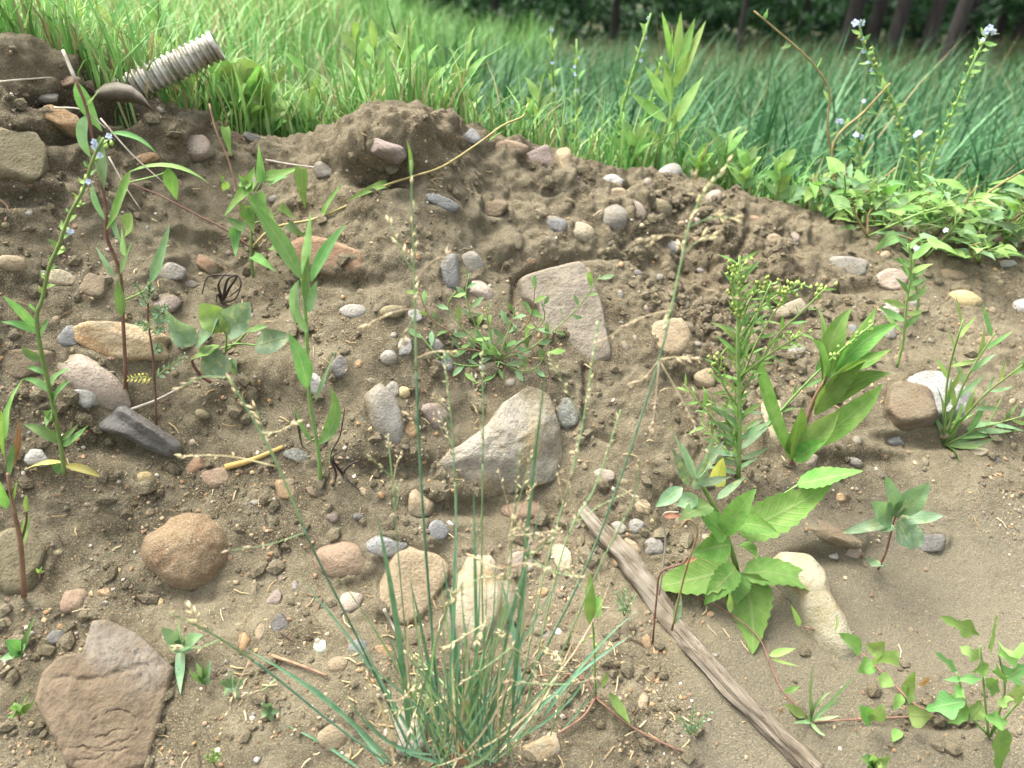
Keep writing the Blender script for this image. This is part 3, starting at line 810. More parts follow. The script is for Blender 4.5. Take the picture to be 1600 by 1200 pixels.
def poly_stone(name, pts, mat, label, lift=0.02, base=0.03, dome=0.35, tilt=0.6, rough=0.004, seed=0, edge=0.8, facets=0, cat='stone', cracks=(), n=96, ridge=None, planes=()):
    cx = sum(p[0] for p in pts) / len(pts); cy = sum(p[1] for p in pts) / len(pts)
    p, a, b, c = frame(cx, cy, 0, tilt)
    def plane(px, py):
        d = ray(px, py)
        o = p + c * lift
        t = (o - CAMV).dot(c) / d.dot(c)
        q = CAMV + d * t - o
        return q.dot(a), q.dot(b)
    poly = [plane(*q) for q in pts]
    r = np.random.default_rng(seed)
    ang = np.linspace(0, 2 * np.pi, n, endpoint=False)
    rad = []
    for t in ang:
        best = 0
        dx, dy = math.cos(t), math.sin(t)
        for (x0, y0), (x1, y1) in zip(poly, poly[1:] + poly[:1]):
            ex, ey = x1 - x0, y1 - y0
            den = dx * ey - dy * ex
            if abs(den) < 1e-12: continue
            s = (x0 * ey - y0 * ex) / den
            u = (x0 * dy - y0 * dx) / den
            if s > 0 and -1e-6 <= u <= 1 + 1e-6: best = max(best, s)
        rad.append(best)
    rad = np.array(rad)
    rad = (np.roll(rad, 1) * .5 + rad * 2 + np.roll(rad, -1) * .5) / 3
    mr = rad.mean()
    rings = ([i / 100 for i in range(1, 88)] if cracks else [0.06, 0.12, .18, 0.25, .31, 0.38, .44, 0.5, .56, 0.62, .68, 0.73, .78, 0.82, .86]) + [0.89, 0.945, 0.98, 1.0, 1.0, .99, .97]
    nr_ = len(rings)
    Vv = [(0, 0, 0)]
    fac = [(r.normal(size=2) * 0.5, r.uniform(.2, .7)) for _ in range(facets)]
    def h(x, y, f):
        z = dome * mr * (1 - f ** 2.2)
        if f > edge: z -= mr * 0.30 * ((f - edge) / (1 - edge)) ** 2
        for gx_, gy_, of_ in planes:
            z = min(z, of_ * mr + gx_ * x + gy_ * y)
        for g, dd in fac:
            v = (x * g[0] + y * g[1]) / mr
            if v > dd * .25: z -= (v - dd * .25) * mr * 0.9
        return z
    for i, f in enumerate(rings):
        for t, q in zip(ang, rad):
            x, y = q * f * math.cos(t), q * f * math.sin(t)
            z = h(x, y, f)
            if i >= nr_ - 3: z -= (i - nr_ + 4) / 3.0 * (base + lift)
            Vv.append((x, y, z))
    Vv = np.array(Vv)
    Vv[0, 2] = h(0, 0, 0)
    o = r.uniform(0, 40, 3)
    nzs = rough * (fbm(Vv[:, 0] + o[0], Vv[:, 1] + o[1], Vv[:, 2] + o[2], 22, 4) * 1.6)
    Vv[:, 2] += nzs
    Vv[:, 0] += .4 * rough * fbm(Vv[:, 0] + o[1], Vv[:, 1], Vv[:, 2], 60, 2)
    if ridge:
        r0_, r1_ = plane(*ridge[0]), plane(*ridge[1])
        dd = seg_dist(Vv[:, 0], Vv[:, 1], [r0_, r1_])
        Vv[:, 2] += np.where(np.arange(len(Vv)) < 1 + n * (nr_ - 3), np.maximum(0, ridge[2] - dd * ridge[3]), 0)
    for cp, cw, cd in cracks:
        wb_ = fbm(Vv[:, 0], Vv[:, 1], Vv[:, 2] * 0, 70, 3)
        dd = seg_dist(Vv[:, 0], Vv[:, 1] + .008 * wb_, [plane(*q) for q in cp]) + .003 * np.maximum(0, fbm(Vv[:, 0] + 3, Vv[:, 1], Vv[:, 2] * 0, 60, 2))
        Vv[:, 2] -= cd * np.exp(-(dd / cw) ** 2)
    Fc = [(0, 1 + i, 1 + (i + 1) % n) for i in range(n)]
    for k in range(len(rings) - 1):
        for i in range(n):
            j = (i + 1) % n
            Fc.append((1 + k * n + i, 1 + (k + 1) * n + i, 1 + (k + 1) * n + j, 1 + k * n + j))
    Rm = np.array([a[:], b[:], c[:]])
    W = Vv @ Rm
    o_ = mk(name, W.tolist(), Fc, mat, loc=p + c * lift)
    sk = np.clip(1.15 - (Vv[:, 2] + lift) / max(lift * .9, .008), 0, 1) * .7
    at_ = o_.data.attributes.new('skirt', 'FLOAT', 'POINT'); at_.data.foreach_set('value', sk.astype(np.float32))
    return tag(o_, label, cat)

poly_stone('broken_rock', [(142, 965), (165, 962), (215, 985), (245, 1012), (275, 1042), (262, 1100), (248, 1150), (232, 1205), (150, 1225), (100, 1200), (78, 1150), (48, 1095), (60, 1050), (90, 1022), (128, 1016)],
           M['brownslab'], 'large broken brown flat rock with notched top edge, bottom left corner', lift=0.022, base=.05, dome=.05, edge=.94, seed=1, rough=.0028, cat='rock', n=340,
           cracks=[([(145, 1128), (165, 1114), (190, 1110), (214, 1122)], .0009, .0020), ([(150, 1152), (185, 1142), (215, 1140)], .0009, .0020), ([(120, 1170), (160, 1168), (210, 1148)], .0009, .0020), ([(70, 1150), (105, 1165), (180, 1178)], .0009, .0020),
                   ([(90, 1060), (150, 1066), (220, 1040)], .004, .002), ([(100, 1188), (150, 1186), (200, 1168)], .0009, .0020), ([(215, 1020), (250, 1075)], .003, .002)])
poly_stone('angular_rock', [(832, 598), (862, 608), (880, 660), (890, 730), (872, 752), (800, 772), (750, 782), (700, 768), (666, 746), (682, 712), (718, 696), (764, 662), (790, 626)],
           M['limestone'], 'large pale angular rock stained ochre in the middle of the bank', lift=0.030, base=.07, dome=.30, edge=.93, seed=5, facets=0, rough=.006, planes=[(.12, .05, .17), (-.55, .1, .28), (.15, .62, .30), (.45, -.35, .34), (-.2, -.5, .30)], cat='rock')
poly_stone('slab_rock', [(812, 428), (860, 412), (910, 402), (928, 428), (944, 470), (952, 515), (962, 562), (928, 576), (880, 548), (850, 520), (838, 480), (816, 462)],
           M['slab'], 'flat pale pinkish slab set flush in the bank above the angular rock', lift=0.016, base=.05, dome=.05, edge=.9, seed=3, rough=.004, cat='rock')
poly_stone('kidney_boulder', [(1203, 872), (1222, 856), (1262, 858), (1288, 884), (1300, 930), (1328, 975), (1346, 1020), (1328, 1040), (1292, 1022), (1262, 980), (1240, 935), (1208, 902)],
           M['kidney'], 'long pale yellow boulder with a pinched waist at the muddy foot', lift=0.020, base=.06, dome=.42, edge=.75, seed=4, rough=.004, tilt=.7, cat='boulder')

PLACED = []
for (nm, x, y, ww_, hh, rot, mt, cuts, lab) in STN:
    big = max(ww_, hh) > 45
    sk = 0.27 if big else 0.2
    stone(nm, x, y, ww_ * 1.03, hh * 1.03, rot, M[mt], lab, cuts=cuts, sub=4 if max(ww_, hh) > 80 else 3, sink=sk,
          thick=0.95 if big else 0.8, rough=0.11 if cuts else 0.06, cat=('boulder' if 'boulder' in nm else 'pebble' if nm == 'pebble' else 'rock' if 'rock' in nm else 'stone'), skirt=.25 if 'boulder' in nm else .6)
    PLACED.append((x, y, max(ww_, hh) / 2))
for x, y, r_ in ((770, 700, 100), (885, 490, 80), (165, 1090, 115), (1230, 890, 40), (1290, 960, 40), (1325, 1010, 30)):
    PLACED.append((x, y, r_))

poly_stone('round_boulder', [(214, 862), (224, 834), (256, 816), (262, 806), (290, 797), (322, 800), (350, 820), (364, 850), (358, 885), (334, 910), (302, 926), (268, 922), (240, 902), (220, 880)],
           M['boulder'], 'round orange tan granite boulder left of the grass tuft', lift=0.018, base=.06, dome=.42, edge=.7, seed=12, rough=.006, tilt=.5, cat='boulder')
PLACED.append((290, 862, 75))
poly_stone('slate_block', [(150, 664), (180, 634), (196, 632), (222, 650), (250, 668), (282, 690), (286, 708), (268, 716), (232, 704), (196, 684), (172, 676), (156, 672)],
           M['darkslate'], 'dark grey prism shaped slate block with a sharp ridge', lift=0.014, base=.04, dome=.10, edge=.6, seed=9, rough=.005, ridge=((188, 640), (278, 700), .010, .9))
PLACED.append((215, 675, 60))
# scattered pebbles, 9 to 22 pixels, each a thing of its own
LANDM = [(291, 863, 'the round orange boulder'), (165, 1090, 'the broken flat brown rock'), (770, 700, 'the pale angular rock'),
         (885, 490, 'the flat pinkish slab'), (1270, 945, 'the long pinched boulder'), (1440, 630, 'the speckled boulder'),
         (214, 676, 'the dark slate block'), (196, 534, 'the quartz rock'), (600, 648, 'the long upright cobble'),
         (521, 401, 'the long orange brown cobble'), (306, 230, 'the pinkish block'), (620, 215, 'the soil mound on the crest'),
         (959, 342, 'the round grey cobble'), (1070, 1000, 'the driftwood branch'), (715, 1120, 'the grass tuft base'),
         (1508, 468, 'the yellowish oval cobble'), (1240, 700, 'the broad leaved plant'), (28, 246, 'the greenish grey boulder'),
         (706, 425, 'the upright slate chip'), (1046, 530, 'the beige cobble'), (1150, 880, 'the serrated leaves'),
         (355, 540, 'the goosefoot leaves'), (390, 420, 'the triangular leaved climber'), (1000, 825, 'the pebble cluster by the driftwood'),
         (535, 875, 'the reddish oval cobble'), (1326, 415, 'the tan grey oval cobble'), (1400, 820, 'the little goosefoot on the mud')]
COLN = {'grey': 'grey', 'slate': 'blue grey', 'tan': 'tan', 'orange': 'orange', 'rust': 'rust brown', 'red': 'reddish', 'pink': 'pinkish',
        'cream': 'cream', 'white': 'white', 'darkslate': 'dark grey', 'muddy': 'muddy brown', 'mauve': 'mauve', 'yellow': 'yellowish', 'olive': 'olive'}
ckeys = ['grey'] * 4 + ['tan'] * 6 + ['muddy'] * 7 + ['cream'] * 2 + ['pink'] * 2 + ['orange'] * 3 + ['slate', 'red', 'rust', 'white', 'white', 'mauve', 'yellow', 'darkslate', 'olive']
def rel(x, y, lx, ly):
    dx, dy = x - lx, y - ly
    dist = 'close' if math.hypot(dx, dy) < 75 else 'some way'
    if abs(dx) > 2 * abs(dy): s = 'right of' if dx > 0 else 'left of'
    elif abs(dy) > 2 * abs(dx): s = 'below' if dy > 0 else 'above'
    else: s = ('lower ' if dy > 0 else 'upper ') + ('right of' if dx > 0 else 'left of')
    return dist + ' ' + s
used = {}
cnt = 0; tries = 0
NSC = 200
while cnt < NSC and tries < 6000:
    tries += 1
    if R.random() < 0.45:
        x, y = R.gauss(960, 130), R.gauss(330, 70)
        if R.random() < .5: x, y = R.uniform(540, 1150), R.uniform(400, 900)
        elif R.random() < .3: x, y = R.uniform(1280, 1590), R.uniform(400, 720)
    else:
        x, y = R.uniform(5, 1590), R.uniform(110, 1190)
    if x < 0 or x > 1600 or y > 1195: continue
    p, n = hit(x, y)
    if p.y > float(smooth_interp(np.array(p.x), CX, CYv)) - 0.015: continue
    if x > 1120 and y > 880 and R.random() < 0.85: continue
    s = R.choice([9, 10, 11, 12, 13, 14, 16, 18, 22, 26])
    if s > 16 and R.random() < 0.5: s = 12
    if 860 < x < 1160 and 250 < y < 400: s = R.choice([12, 14, 16, 20, 24, 28, 34])
    if x > 1290 and 380 < y < 600: s = R.choice([12, 14, 18, 22, 26])
    if any((x - a) ** 2 + (y - b) ** 2 < (r_ * 0.8 + s * 0.6) ** 2 for a, b, r_ in PLACED): continue
    PLACED.append((x, y, s / 2))
    mt = R.choice(ckeys)
    L = min(LANDM, key=lambda q: (q[0] - x) ** 2 + (q[1] - y) ** 2)
    shp = 'angular chip' if (cuts := R.choice([0, 0, 1, 3, 4])) >= 3 else 'pebble'
    lab = f"{'tiny' if s < 12 else 'small'} {COLN[mt]} {shp} {rel(x, y, L[0], L[1])} {L[2]}"
    if lab in used:
        PLACED.pop(); continue
    o = stone('pebble', x, y, s * R.uniform(.95, 1.35), s * R.uniform(.7, 1.0), R.uniform(0, 180), M[mt], lab, cuts=cuts, sub=2, sink=R.uniform(.2, .55), thick=.9, group='pebbles scattered on the bank', seed=cnt, cat='pebble', skirt=.95)
    used[lab] = o
    cnt += 1

# grit and soil crumbs: nobody could count these
def pmask(x, y):
    v = float(perlin(np.array([x / 120.0]), np.array([y / 90.0]), np.array([3.3]))[0])
    return min(1.0, max(.12, .5 + 2.2 * v))
def scatter_bits(n, smin, smax, region, colf, name, label, mat, sub=1, flat=.8):
    P0, F0 = ico(sub)
    Vs, Fs, Cs = [], [], []
    nb = 0; t = 0
    F0a = np.array(F0)
    while nb < n and t < n * 14:
        t += 1
        x, y = R.uniform(-10, 1610), R.uniform(60, 1210)
        if R.random() > region(x, y) * pmask(x, y): continue
        p, nn = hit(x, y)
        if p.y > 1.66: continue
        s = smin * (smax / smin) ** (R.random() ** 2.2)
        Q = P0 * (1 + NR.uniform(-.28, .28, (len(P0), 1))) * np.array([s * R.uniform(.8, 1.4), s * R.uniform(.7, 1.2), s * flat])
        ang = R.uniform(0, 6.28)
        ca, sa = math.cos(ang), math.sin(ang)
        Q = np.stack([Q[:, 0] * ca - Q[:, 1] * sa, Q[:, 0] * sa + Q[:, 1] * ca, Q[:, 2]], 1)
        c = nn
        a = Vector((1, 0, 0)); a = (a - c * a.dot(c)).normalized(); b = c.cross(a)
        Q = Q @ np.array([a[:], b[:], c[:]]) + np.array((p + c * s * .15)[:])
        Vs.append(Q); Fs.append(F0a + nb * len(P0))
        if colf: Cs.append(np.tile(np.array(colf()), (len(P0), 1)))
        nb += 1
    o = mk(name, np.concatenate(Vs).tolist(), np.concatenate(Fs).tolist(), mat, smooth=False, col=np.concatenate(Cs) if colf else None)
    return tag(o, label, name.replace('_', ' '), kind='stuff')
GC = [S(176, 156, 118), S(186, 168, 132), S(160, 142, 114), S(146, 138, 124), S(120, 110, 98), S(174, 140, 98), S(158, 126, 98), S(196, 186, 166), S(136, 110, 82), S(152, 130, 102), S(140, 122, 96), S(128, 112, 88)]
def gcol():
    c = R.choice(GC); v = R.uniform(.7, 1.15)
    return (c[0] * v, c[1] * v, c[2] * v, 1)
scatter_bits(11000, .0006, .0034, lambda x, y: (0.25 if (x > 1120 and y > 850) else 1.0) * (1.0 if y > 420 else .6), gcol, 'grit',
             'fine sandy grit strewn over the soil bank', M['grit'])
def creg(x, y):
    return min(1, 1.1 * math.exp(-((x - 1130) / 140) ** 2 - ((y - 460) / 160) ** 2) + .5 * math.exp(-((x - 1020) / 120) ** 2 - ((y - 800) / 100) ** 2)
               + .25 * math.exp(-((x - 1480) / 110) ** 2 - ((y - 1110) / 45) ** 2) + (.004 if x > 1100 and y > 780 else .12))
scatter_bits(3600, .0015, .0125, creg, None, 'soil_crumbs', 'loose crumbs of brown soil on the bank', M['soil'])

# ------------------------------------------------------------------ plant building blocks
def catmull(P, n):
    if len(P) == 2:
        return [P[0].lerp(P[1], i / n) for i in range(n + 1)]
    Q = [P[0] * 2 - P[1]] + list(P) + [P[-1] * 2 - P[-2]]
    out = []
    m = len(P) - 1
    for k in range(n + 1):
        s = k / n * m
        i = min(int(s), m - 1); t = s - i
        a, b, c, d = Q[i], Q[i + 1], Q[i + 2], Q[i + 3]
        out.append(0.5 * ((2 * b) + (c - a) * t + (2 * a - 5 * b + 4 * c - d) * t * t + (3 * b - a - 3 * c + d) * t ** 3))
    return out

def tube_geo(P, r0, r1, sides=5, n=None, lump=0.0):
    P = catmull(P, n or max(4, 4 * (len(P) - 1)))
    Vv, Fc = [], []
    m = len(P)
    for i, p in enumerate(P):
        t = (P[min(i + 1, m - 1)] - P[max(i - 1, 0)])
        t = t.normalized() if t.length > 1e-9 else Vector((0, 0, 1))
        a = t.cross(Vector((0.31, 0.9, 0.2))).normalized(); b = t.cross(a)
        r = r0 + (r1 - r0) * i / (m - 1)
        if lump: r *= 1 + R.uniform(-lump, lump)
        for k in range(sides):
            g = 2 * math.pi * k / sides
            Vv.append(p + a * (r * math.cos(g)) + b * (r * math.sin(g)))
    for i in range(m - 1):
        for k in range(sides):
            j = (k + 1) % sides
            Fc.append((i * sides + k, i * sides + j, (i + 1) * sides + j, (i + 1) * sides + k))
    Fc.append(tuple(range(sides))[::-1])
    Fc.append(tuple((m - 1) * sides + k for k in range(sides)))
    return Vv, Fc

PROF = {
 'lance': lambda v: (math.sin(math.pi * min(1, v ** 0.72)) ** 0.95),
 'ovate': lambda v: (math.sin(math.pi * min(1, v ** 0.58)) ** 0.8),
 'oblanc': lambda v: (math.sin(math.pi * v ** 1.35) ** 0.9) * 0.96 + 0.04 * (1 - v),
 'linear': lambda v: min(1, v * 8 + .35) * (1 - v ** 3.5),
 'tri': lambda v: (0.75 + 2.5 * v if v < 0.1 else (1 - v) ** 0.85 * 1.1 if v > .1 else 1),
 'rhomb': lambda v: (v / 0.35) ** 0.8 if v < 0.35 else ((1 - v) / 0.65) ** 0.75,
 'goose': lambda v: (math.sin(math.pi * min(1, v ** 0.62)) ** 0.65) * (1 - .12 * v),
 'round': lambda v: math.sin(math.pi * v ** 0.8) ** 0.6,
}

def leaf_geo(p0, pm, p1, width, prof='lance', seg=8, across=4, fold=0.26, serr=0.0, wave=0.12, facing=None, lobes=0):
    f = PROF[prof]
    mid = (p0 + p1) * 0.5
    L = (p1 - p0).length
    ctrl = pm * 2 - mid
    n0 = facing or Vector((R.uniform(-.35, .35), -0.62 + R.uniform(-.3, .3), 0.72 + R.uniform(-.25, .25)))
    Vv, uv, Fc = [], [], []
    ph = R.uniform(0, 6)
    tw = R.gauss(0, .38)
    for i in range(seg + 1):
        v = i / seg
        p = p0 * (1 - v) ** 2 + ctrl * (2 * v * (1 - v)) + p1 * v * v
        t = (ctrl - p0) * (2 * (1 - v)) + (p1 - ctrl) * (2 * v)
        if t.length < 1e-9: t = p1 - p0
        t.normalize()
        s = t.cross(n0)
        if s.length < 1e-4: s = t.cross(Vector((1, 0, 0)))
        s.normalize()
        nn = s.cross(t).normalized()
        s, nn = s * math.cos(tw * v) + nn * math.sin(tw * v), nn * math.cos(tw * v) - s * math.sin(tw * v)
        hw = max(0.0, f(min(max(v, 0.001), 0.999))) * width / 2
        if i == seg: hw = width * 0.012
        if i == 0 and prof not in ('tri', 'linear'): hw = width * 0.05
        for k in range(across + 1):
            u = -1 + 2 * k / across
            e = abs(u)
            ww2 = hw
            back = 0.0
            if serr and e > 0.99 and 0 < i < seg:
                ww2 = hw * (1 + serr * (1 if i % 2 else -1))
            if lobes and 0 < i < seg and e > .99:
                ww2 = hw * (1 + 0.35 * math.sin(v * lobes * 6.283 + ph))
            if prof == 'tri' and i == 0: back = e * width * 0.16
            q = p + s * (u * ww2) + nn * (fold * hw * e * e + wave * hw * math.sin(v * 9 + ph + u * 1.5) * e) - t * back
            Vv.append(q); uv.append((0.5 + u / 2, v))
    a1 = across + 1
    for i in range(seg):
        for k in range(across):
            Fc.append((i * a1 + k, i * a1 + k + 1, (i + 1) * a1 + k + 1, (i + 1) * a1 + k))
    return Vv, Fc, uv

class Plant:
    def __init__(s, name, label, bx, by, cat='plant', y0=None, group=None, base=None):
        if base is not None:
            s.base = base
        elif y0 is None:
            s.base = hit(bx, by)[0]
        else:
            q = U(bx, by, y0); s.base = Vector((q.x, q.y, ground_at(q.x, q.y)))
        s.y = s.base.y
        s.o = thing(name, label, cat, s.base, group)
    def pt(s, x, y, dy=0.0, lift=0.004):
        q = U(x, y, s.y + dy)
        d = q - CAMV
        loc, nor, i, dist = BV.ray_cast(CAMV, d.normalized(), d.length + 0.0)
        if loc is not None:
            q = loc + (CAMV - loc).normalized() * lift
        return q
    def add(s, name, V, Fc, mat, uv=None, parent=None):
        b = s.base
        return mk(name, [(v.x - b.x, v.y - b.y, v.z - b.z) for v in V], Fc, M[mat], parent or s.o, uv=uv)
    def px(s, w):
        return w * depth(s.base) / F
    def stem(s, pts, w0, w1, mat='stem_green', name='stem', dy=0.0, ground=False, parent=None, lift=0.004, sides=5):
        n = len(pts)
        P = []
        for i, q in enumerate(pts):
            if len(q) == 3: P.append(s.pt(q[0], q[1], q[2], lift))
            elif ground:
                h, nn = hit(q[0], q[1]); P.append(h + (CAMV - h).normalized() * lift)
            else: P.append(s.pt(q[0], q[1], dy * i / max(1, n - 1), lift))
        if not ground and pts[0][1] >= 0 and len(pts) > 1:
            pass
        V, Fc = tube_geo(P, s.px(w0) / 2, s.px(w1) / 2, sides)
        return s.add(name, V, Fc, mat, parent=parent)
    def leaf(s, x0, y0, x1, y1, w, mat, prof='lance', bend=0, dy=None, dy0=0.0, name='leaf', seg=8, across=4, sag=0.0, parent=None, **k):
        if dy is None: dy = R.uniform(-.03, .015)
        p0, p1 = s.pt(x0, y0, dy0), s.pt(x1, y1, dy0 + dy)
        dx, dyp = x1 - x0, y1 - y0
        L = math.hypot(dx, dyp) or 1
        mx, my = (x0 + x1) / 2 - dyp / L * bend, (y0 + y1) / 2 + dx / L * bend
        pm = s.pt(mx, my, dy0 + dy * .5 + R.uniform(-.006, .006)) + Vector((0, 0, sag * (p1 - p0).length))
        V, Fc, uv = leaf_geo(p0, pm, p1, w * depth(p0) / F, prof, seg, across, **k)
        return s.add(name, V, Fc, mat, uv, parent)

def spindle(V, Fc, p, d, L, w):
    d = d.normalized(); a = d.cross(Vector((.3, .8, .5))).normalized(); b = d.cross(a)
    i0 = len(V)
    V.append(p)
    for k in range(4):
        g = k * math.pi / 2
        V.append(p + d * L * .4 + (a * math.cos(g) + b * math.sin(g)) * w / 2)
    V.append(p + d * L)
    for k in range(4):
        j = (k + 1) % 4
        Fc.append((i0, i0 + 1 + j, i0 + 1 + k)); Fc.append((i0 + 5, i0 + 1 + k, i0 + 1 + j))

# ------------------------------------------------------------------ the grass tuft
T = Plant('grass_tuft', 'green bunchgrass tuft with straw coloured seed heads at bottom centre', 716, 1182, 'grass')
for i in range(112):
    a = R.gauss(0, 0.27)
    if R.random() < .16: a = R.uniform(-1.0, .95)
    L = R.choice([R.uniform(80, 220), R.uniform(130, 340)]) if abs(a) < .6 else R.uniform(90, 230)
    bx = 720 + R.gauss(0, 46); by = 1184 + R.uniform(-30, 22)
    tx = bx + math.sin(a) * L * 1.15; ty = by - math.cos(a) * L
    dyv = R.uniform(-.09, .07)
    T.leaf(bx, by, tx, ty, R.uniform(2.6, 4.4), R.choice(['blade'] * 10 + ['blade_light'] * 4 + ['straw'] * 2), 'linear', bend=R.uniform(-20, 20) + 14 * a, dy=dyv,
           dy0=R.uniform(-.04, .04), name='blade', seg=7, across=2, fold=0.5, wave=0)
for (x0, y0, x1, y1, w_, bd) in [(640, 1150, 588, 800, 9, 6), (700, 1160, 714, 748, 6, 2), (738, 1160, 752, 850, 6, 0), (800, 1120, 857, 548, 7, -6), (812, 1100, 780, 900, 8, 8), (690, 1170, 640, 905, 6, 5),
                              (650, 1160, 465, 900, 5, 10), (760, 1150, 850, 780, 6, -5), (850, 1120, 1000, 950, 6, -8), (830, 1120, 990, 990, 5, -6), (610, 1190, 380, 1012, 7, 14), (600, 1195, 470, 1060, 6, 10), (560, 1200, 440, 1130, 5, 5),
                              (720, 1100, 690, 870, 6, 4), (745, 1100, 740, 760, 6, 0)]:
    T.leaf(x0, y0, x1, y1, w_, 'blade', 'linear', bend=bd, dy=R.uniform(-.04, .06), name='blade', seg=10, across=2, fold=.5, wave=0)
T.leaf(724, 1195, 717, 1150, 16, 'leaf_red', 'linear', dy=-.01, name='dead_sheath', seg=5, across=2)

def culm(pl, pts, w0, w1, branches, tipfrom, dy=0.06, mat='blade', spk=13, straw='straw', dens_=1.25):
    """pts in pixels from base to tip; branches (x0,y0,x1,y1); spikelets crowd from fraction tipfrom to the tip"""
    n = len(pts)
    y = lambda i: dy * i / (n - 1)
    P = [pl.pt(q[0], q[1], y(i)) for i, q in enumerate(pts)]
    S_ = catmull(P, 60)
    cut = 34
    wm = w0 * .45 + w1 * .55
    V, Fc = tube_geo(S_[:cut + 1:2], pl.px(w0 * .72) / 2, pl.px(wm * .85) / 2, 5, 24)
    c = pl.add('culm', V, Fc, mat if w0 > 4 else 'blade_light')
    V, Fc = tube_geo(S_[cut::2], pl.px(wm * .85) / 2, pl.px(w1 * .8) / 2, 5, 20)
    pl.add('rachis', V, Fc, 'blade_light')
    V, Fc = [], []
    k = int(60 * tipfrom)
    while k < 60:
        d = (S_[min(k + 1, 60)] - S_[k - 1]).normalized()
        d = (d + Vector((R.uniform(-.6, .6), R.uniform(-.6, .6), R.uniform(-.1, .3)))).normalized()
        spindle(V, Fc, S_[k], d, pl.px(spk * R.uniform(.7, 1.2)), pl.px(spk * .3))
        k += R.choice([1, 1, 2, 2])
    if V: 
        o = pl.add('spikelets', V, Fc, straw, parent=c); o['kind'] = 'stuff'
    for (x0, y0, x1, y1) in branches:
        j = min(range(61), key=lambda q: (project(S_[q].x, S_[q].y, S_[q].z)[0] - x0) ** 2 + (project(S_[q].x, S_[q].y, S_[q].z)[1] - y0) ** 2)
        b0 = S_[j]
        b1 = pl.pt(x1, y1, b0.y - pl.y + R.uniform(-.03, .02))
        bm = b0.lerp(b1, .5) + Vector((0, 0, .006 * R.uniform(-1, 1)))
        Bp = catmull([b0, bm, b1], 16)
        V, Fc = tube_geo([b0, bm, b1], pl.px(1.6) / 2, pl.px(1.0) / 2, 4, 8)
        bo = pl.add('panicle_branch', V, Fc, 'straw' if R.random() < .6 else 'blade_light')
        V, Fc = [], []
        for q in range(7, 17):
            if R.random() < .5 * dens_:
                d = (Bp[min(q + 1, 16)] - Bp[q - 1]).normalized() + Vector((R.uniform(-.8, .8), R.uniform(-.5, .5), R.uniform(-.7, .4)))
                spindle(V, Fc, Bp[q], d, pl.px(spk * R.uniform(.6, 1.4)), pl.px(spk * .24))
        spindle(V, Fc, Bp[16], b1 - b0, pl.px(spk), pl.px(spk * .3))
        o = pl.add('spikelets', V, Fc, straw, parent=bo); o['kind'] = 'stuff'

culm(T, [(690, 1170), (668, 900), (655, 700), (650, 560), (648, 470), (642, 250)], 6, 2.5, [(650, 562, 706, 550), (651, 565, 702, 700), (648, 440, 695, 400), (648, 420, 610, 350), (649, 480, 572, 508), (650, 490, 628, 535), (655, 690, 645, 650)], .80)
culm(T, [(800, 1110), (900, 920), (965, 760), (1030, 562), (1062, 420), (1085, 330), (1142, 248)], 5, 1.8,
     [(1080, 374, 1008, 374), (1082, 360, 1146, 340), (1062, 432, 1150, 466), (1048, 485, 945, 530), (1030, 566, 1082, 560), (1030, 568, 992, 600), (1029, 570, 1020, 668), (1031, 570, 1102, 700), (1075, 400, 1110, 370), (965, 760, 1005, 795), (1050, 480, 1040, 505), (1095, 310, 1085, 280), (1075, 400, 1062, 385)], .80, dy=.05, spk=14)
culm(T, [(640, 1170), (560, 1000), (490, 860), (430, 720), (358, 590)], 4.5, 3, [(358, 592, 280, 606), (440, 735, 400, 640), (400, 680, 462, 660), (475, 830, 360, 860), (432, 728, 286, 712)], .88, dy=-.02)
culm(T, [(610, 1195), (520, 1130), (420, 1050), (340, 995), (268, 958)], 5, 3, [(345, 998, 282, 1012), (372, 1010, 396, 915), (390, 1035, 346, 1142), (318, 985, 300, 950), (430, 1062, 385, 1085)], .84, dy=-.10, spk=12)
culm(T, [(810, 1100), (850, 900), (905, 690), (935, 500)], 3.5, 2, [(910, 660, 860, 560), (905, 700, 895, 705), (880, 780, 900, 700)], .78, dy=.04, spk=9)
culm(T, [(820, 1110), (880, 860), (930, 760), (970, 640)], 3.5, 2, [(893, 835, 872, 745), (898, 825, 980, 770), (905, 810, 880, 740)], .80, dy=.02, spk=9)
culm(T, [(760, 1150), (753, 900), (755, 660), (752, 550)], 3.5, 1.8, [(754, 690, 738, 590), (753, 800, 745, 860)], .86, dy=.05, spk=8)
culm(T, [(700, 1160), (712, 900), (708, 700), (695, 570)], 3, 1.8, [(706, 680, 680, 620), (707, 660, 695, 560), (708, 700, 688, 650)], .80, dy=.05, spk=8)
culm(T, [(650, 1170), (625, 900), (612, 740), (605, 680)], 3, 1.8, [(613, 745, 580, 715), (614, 760, 626, 712), (617, 800, 625, 755)], .85, dy=.03, spk=8)
culm(T, [(770, 1150), (790, 960), (800, 850), (812, 700)], 3, 1.8, [(800, 830, 780, 740), (802, 820, 835, 760), (801, 840, 860, 830), (800, 800, 830, 710)], .8, dy=.0, spk=9)
culm(T, [(840, 1110), (930, 900), (990, 780), (1000, 720)], 3.5, 2, [(935, 890, 940, 935), (918, 925, 880, 880), (925, 910, 900, 860)], .9, dy=-.02, spk=9)
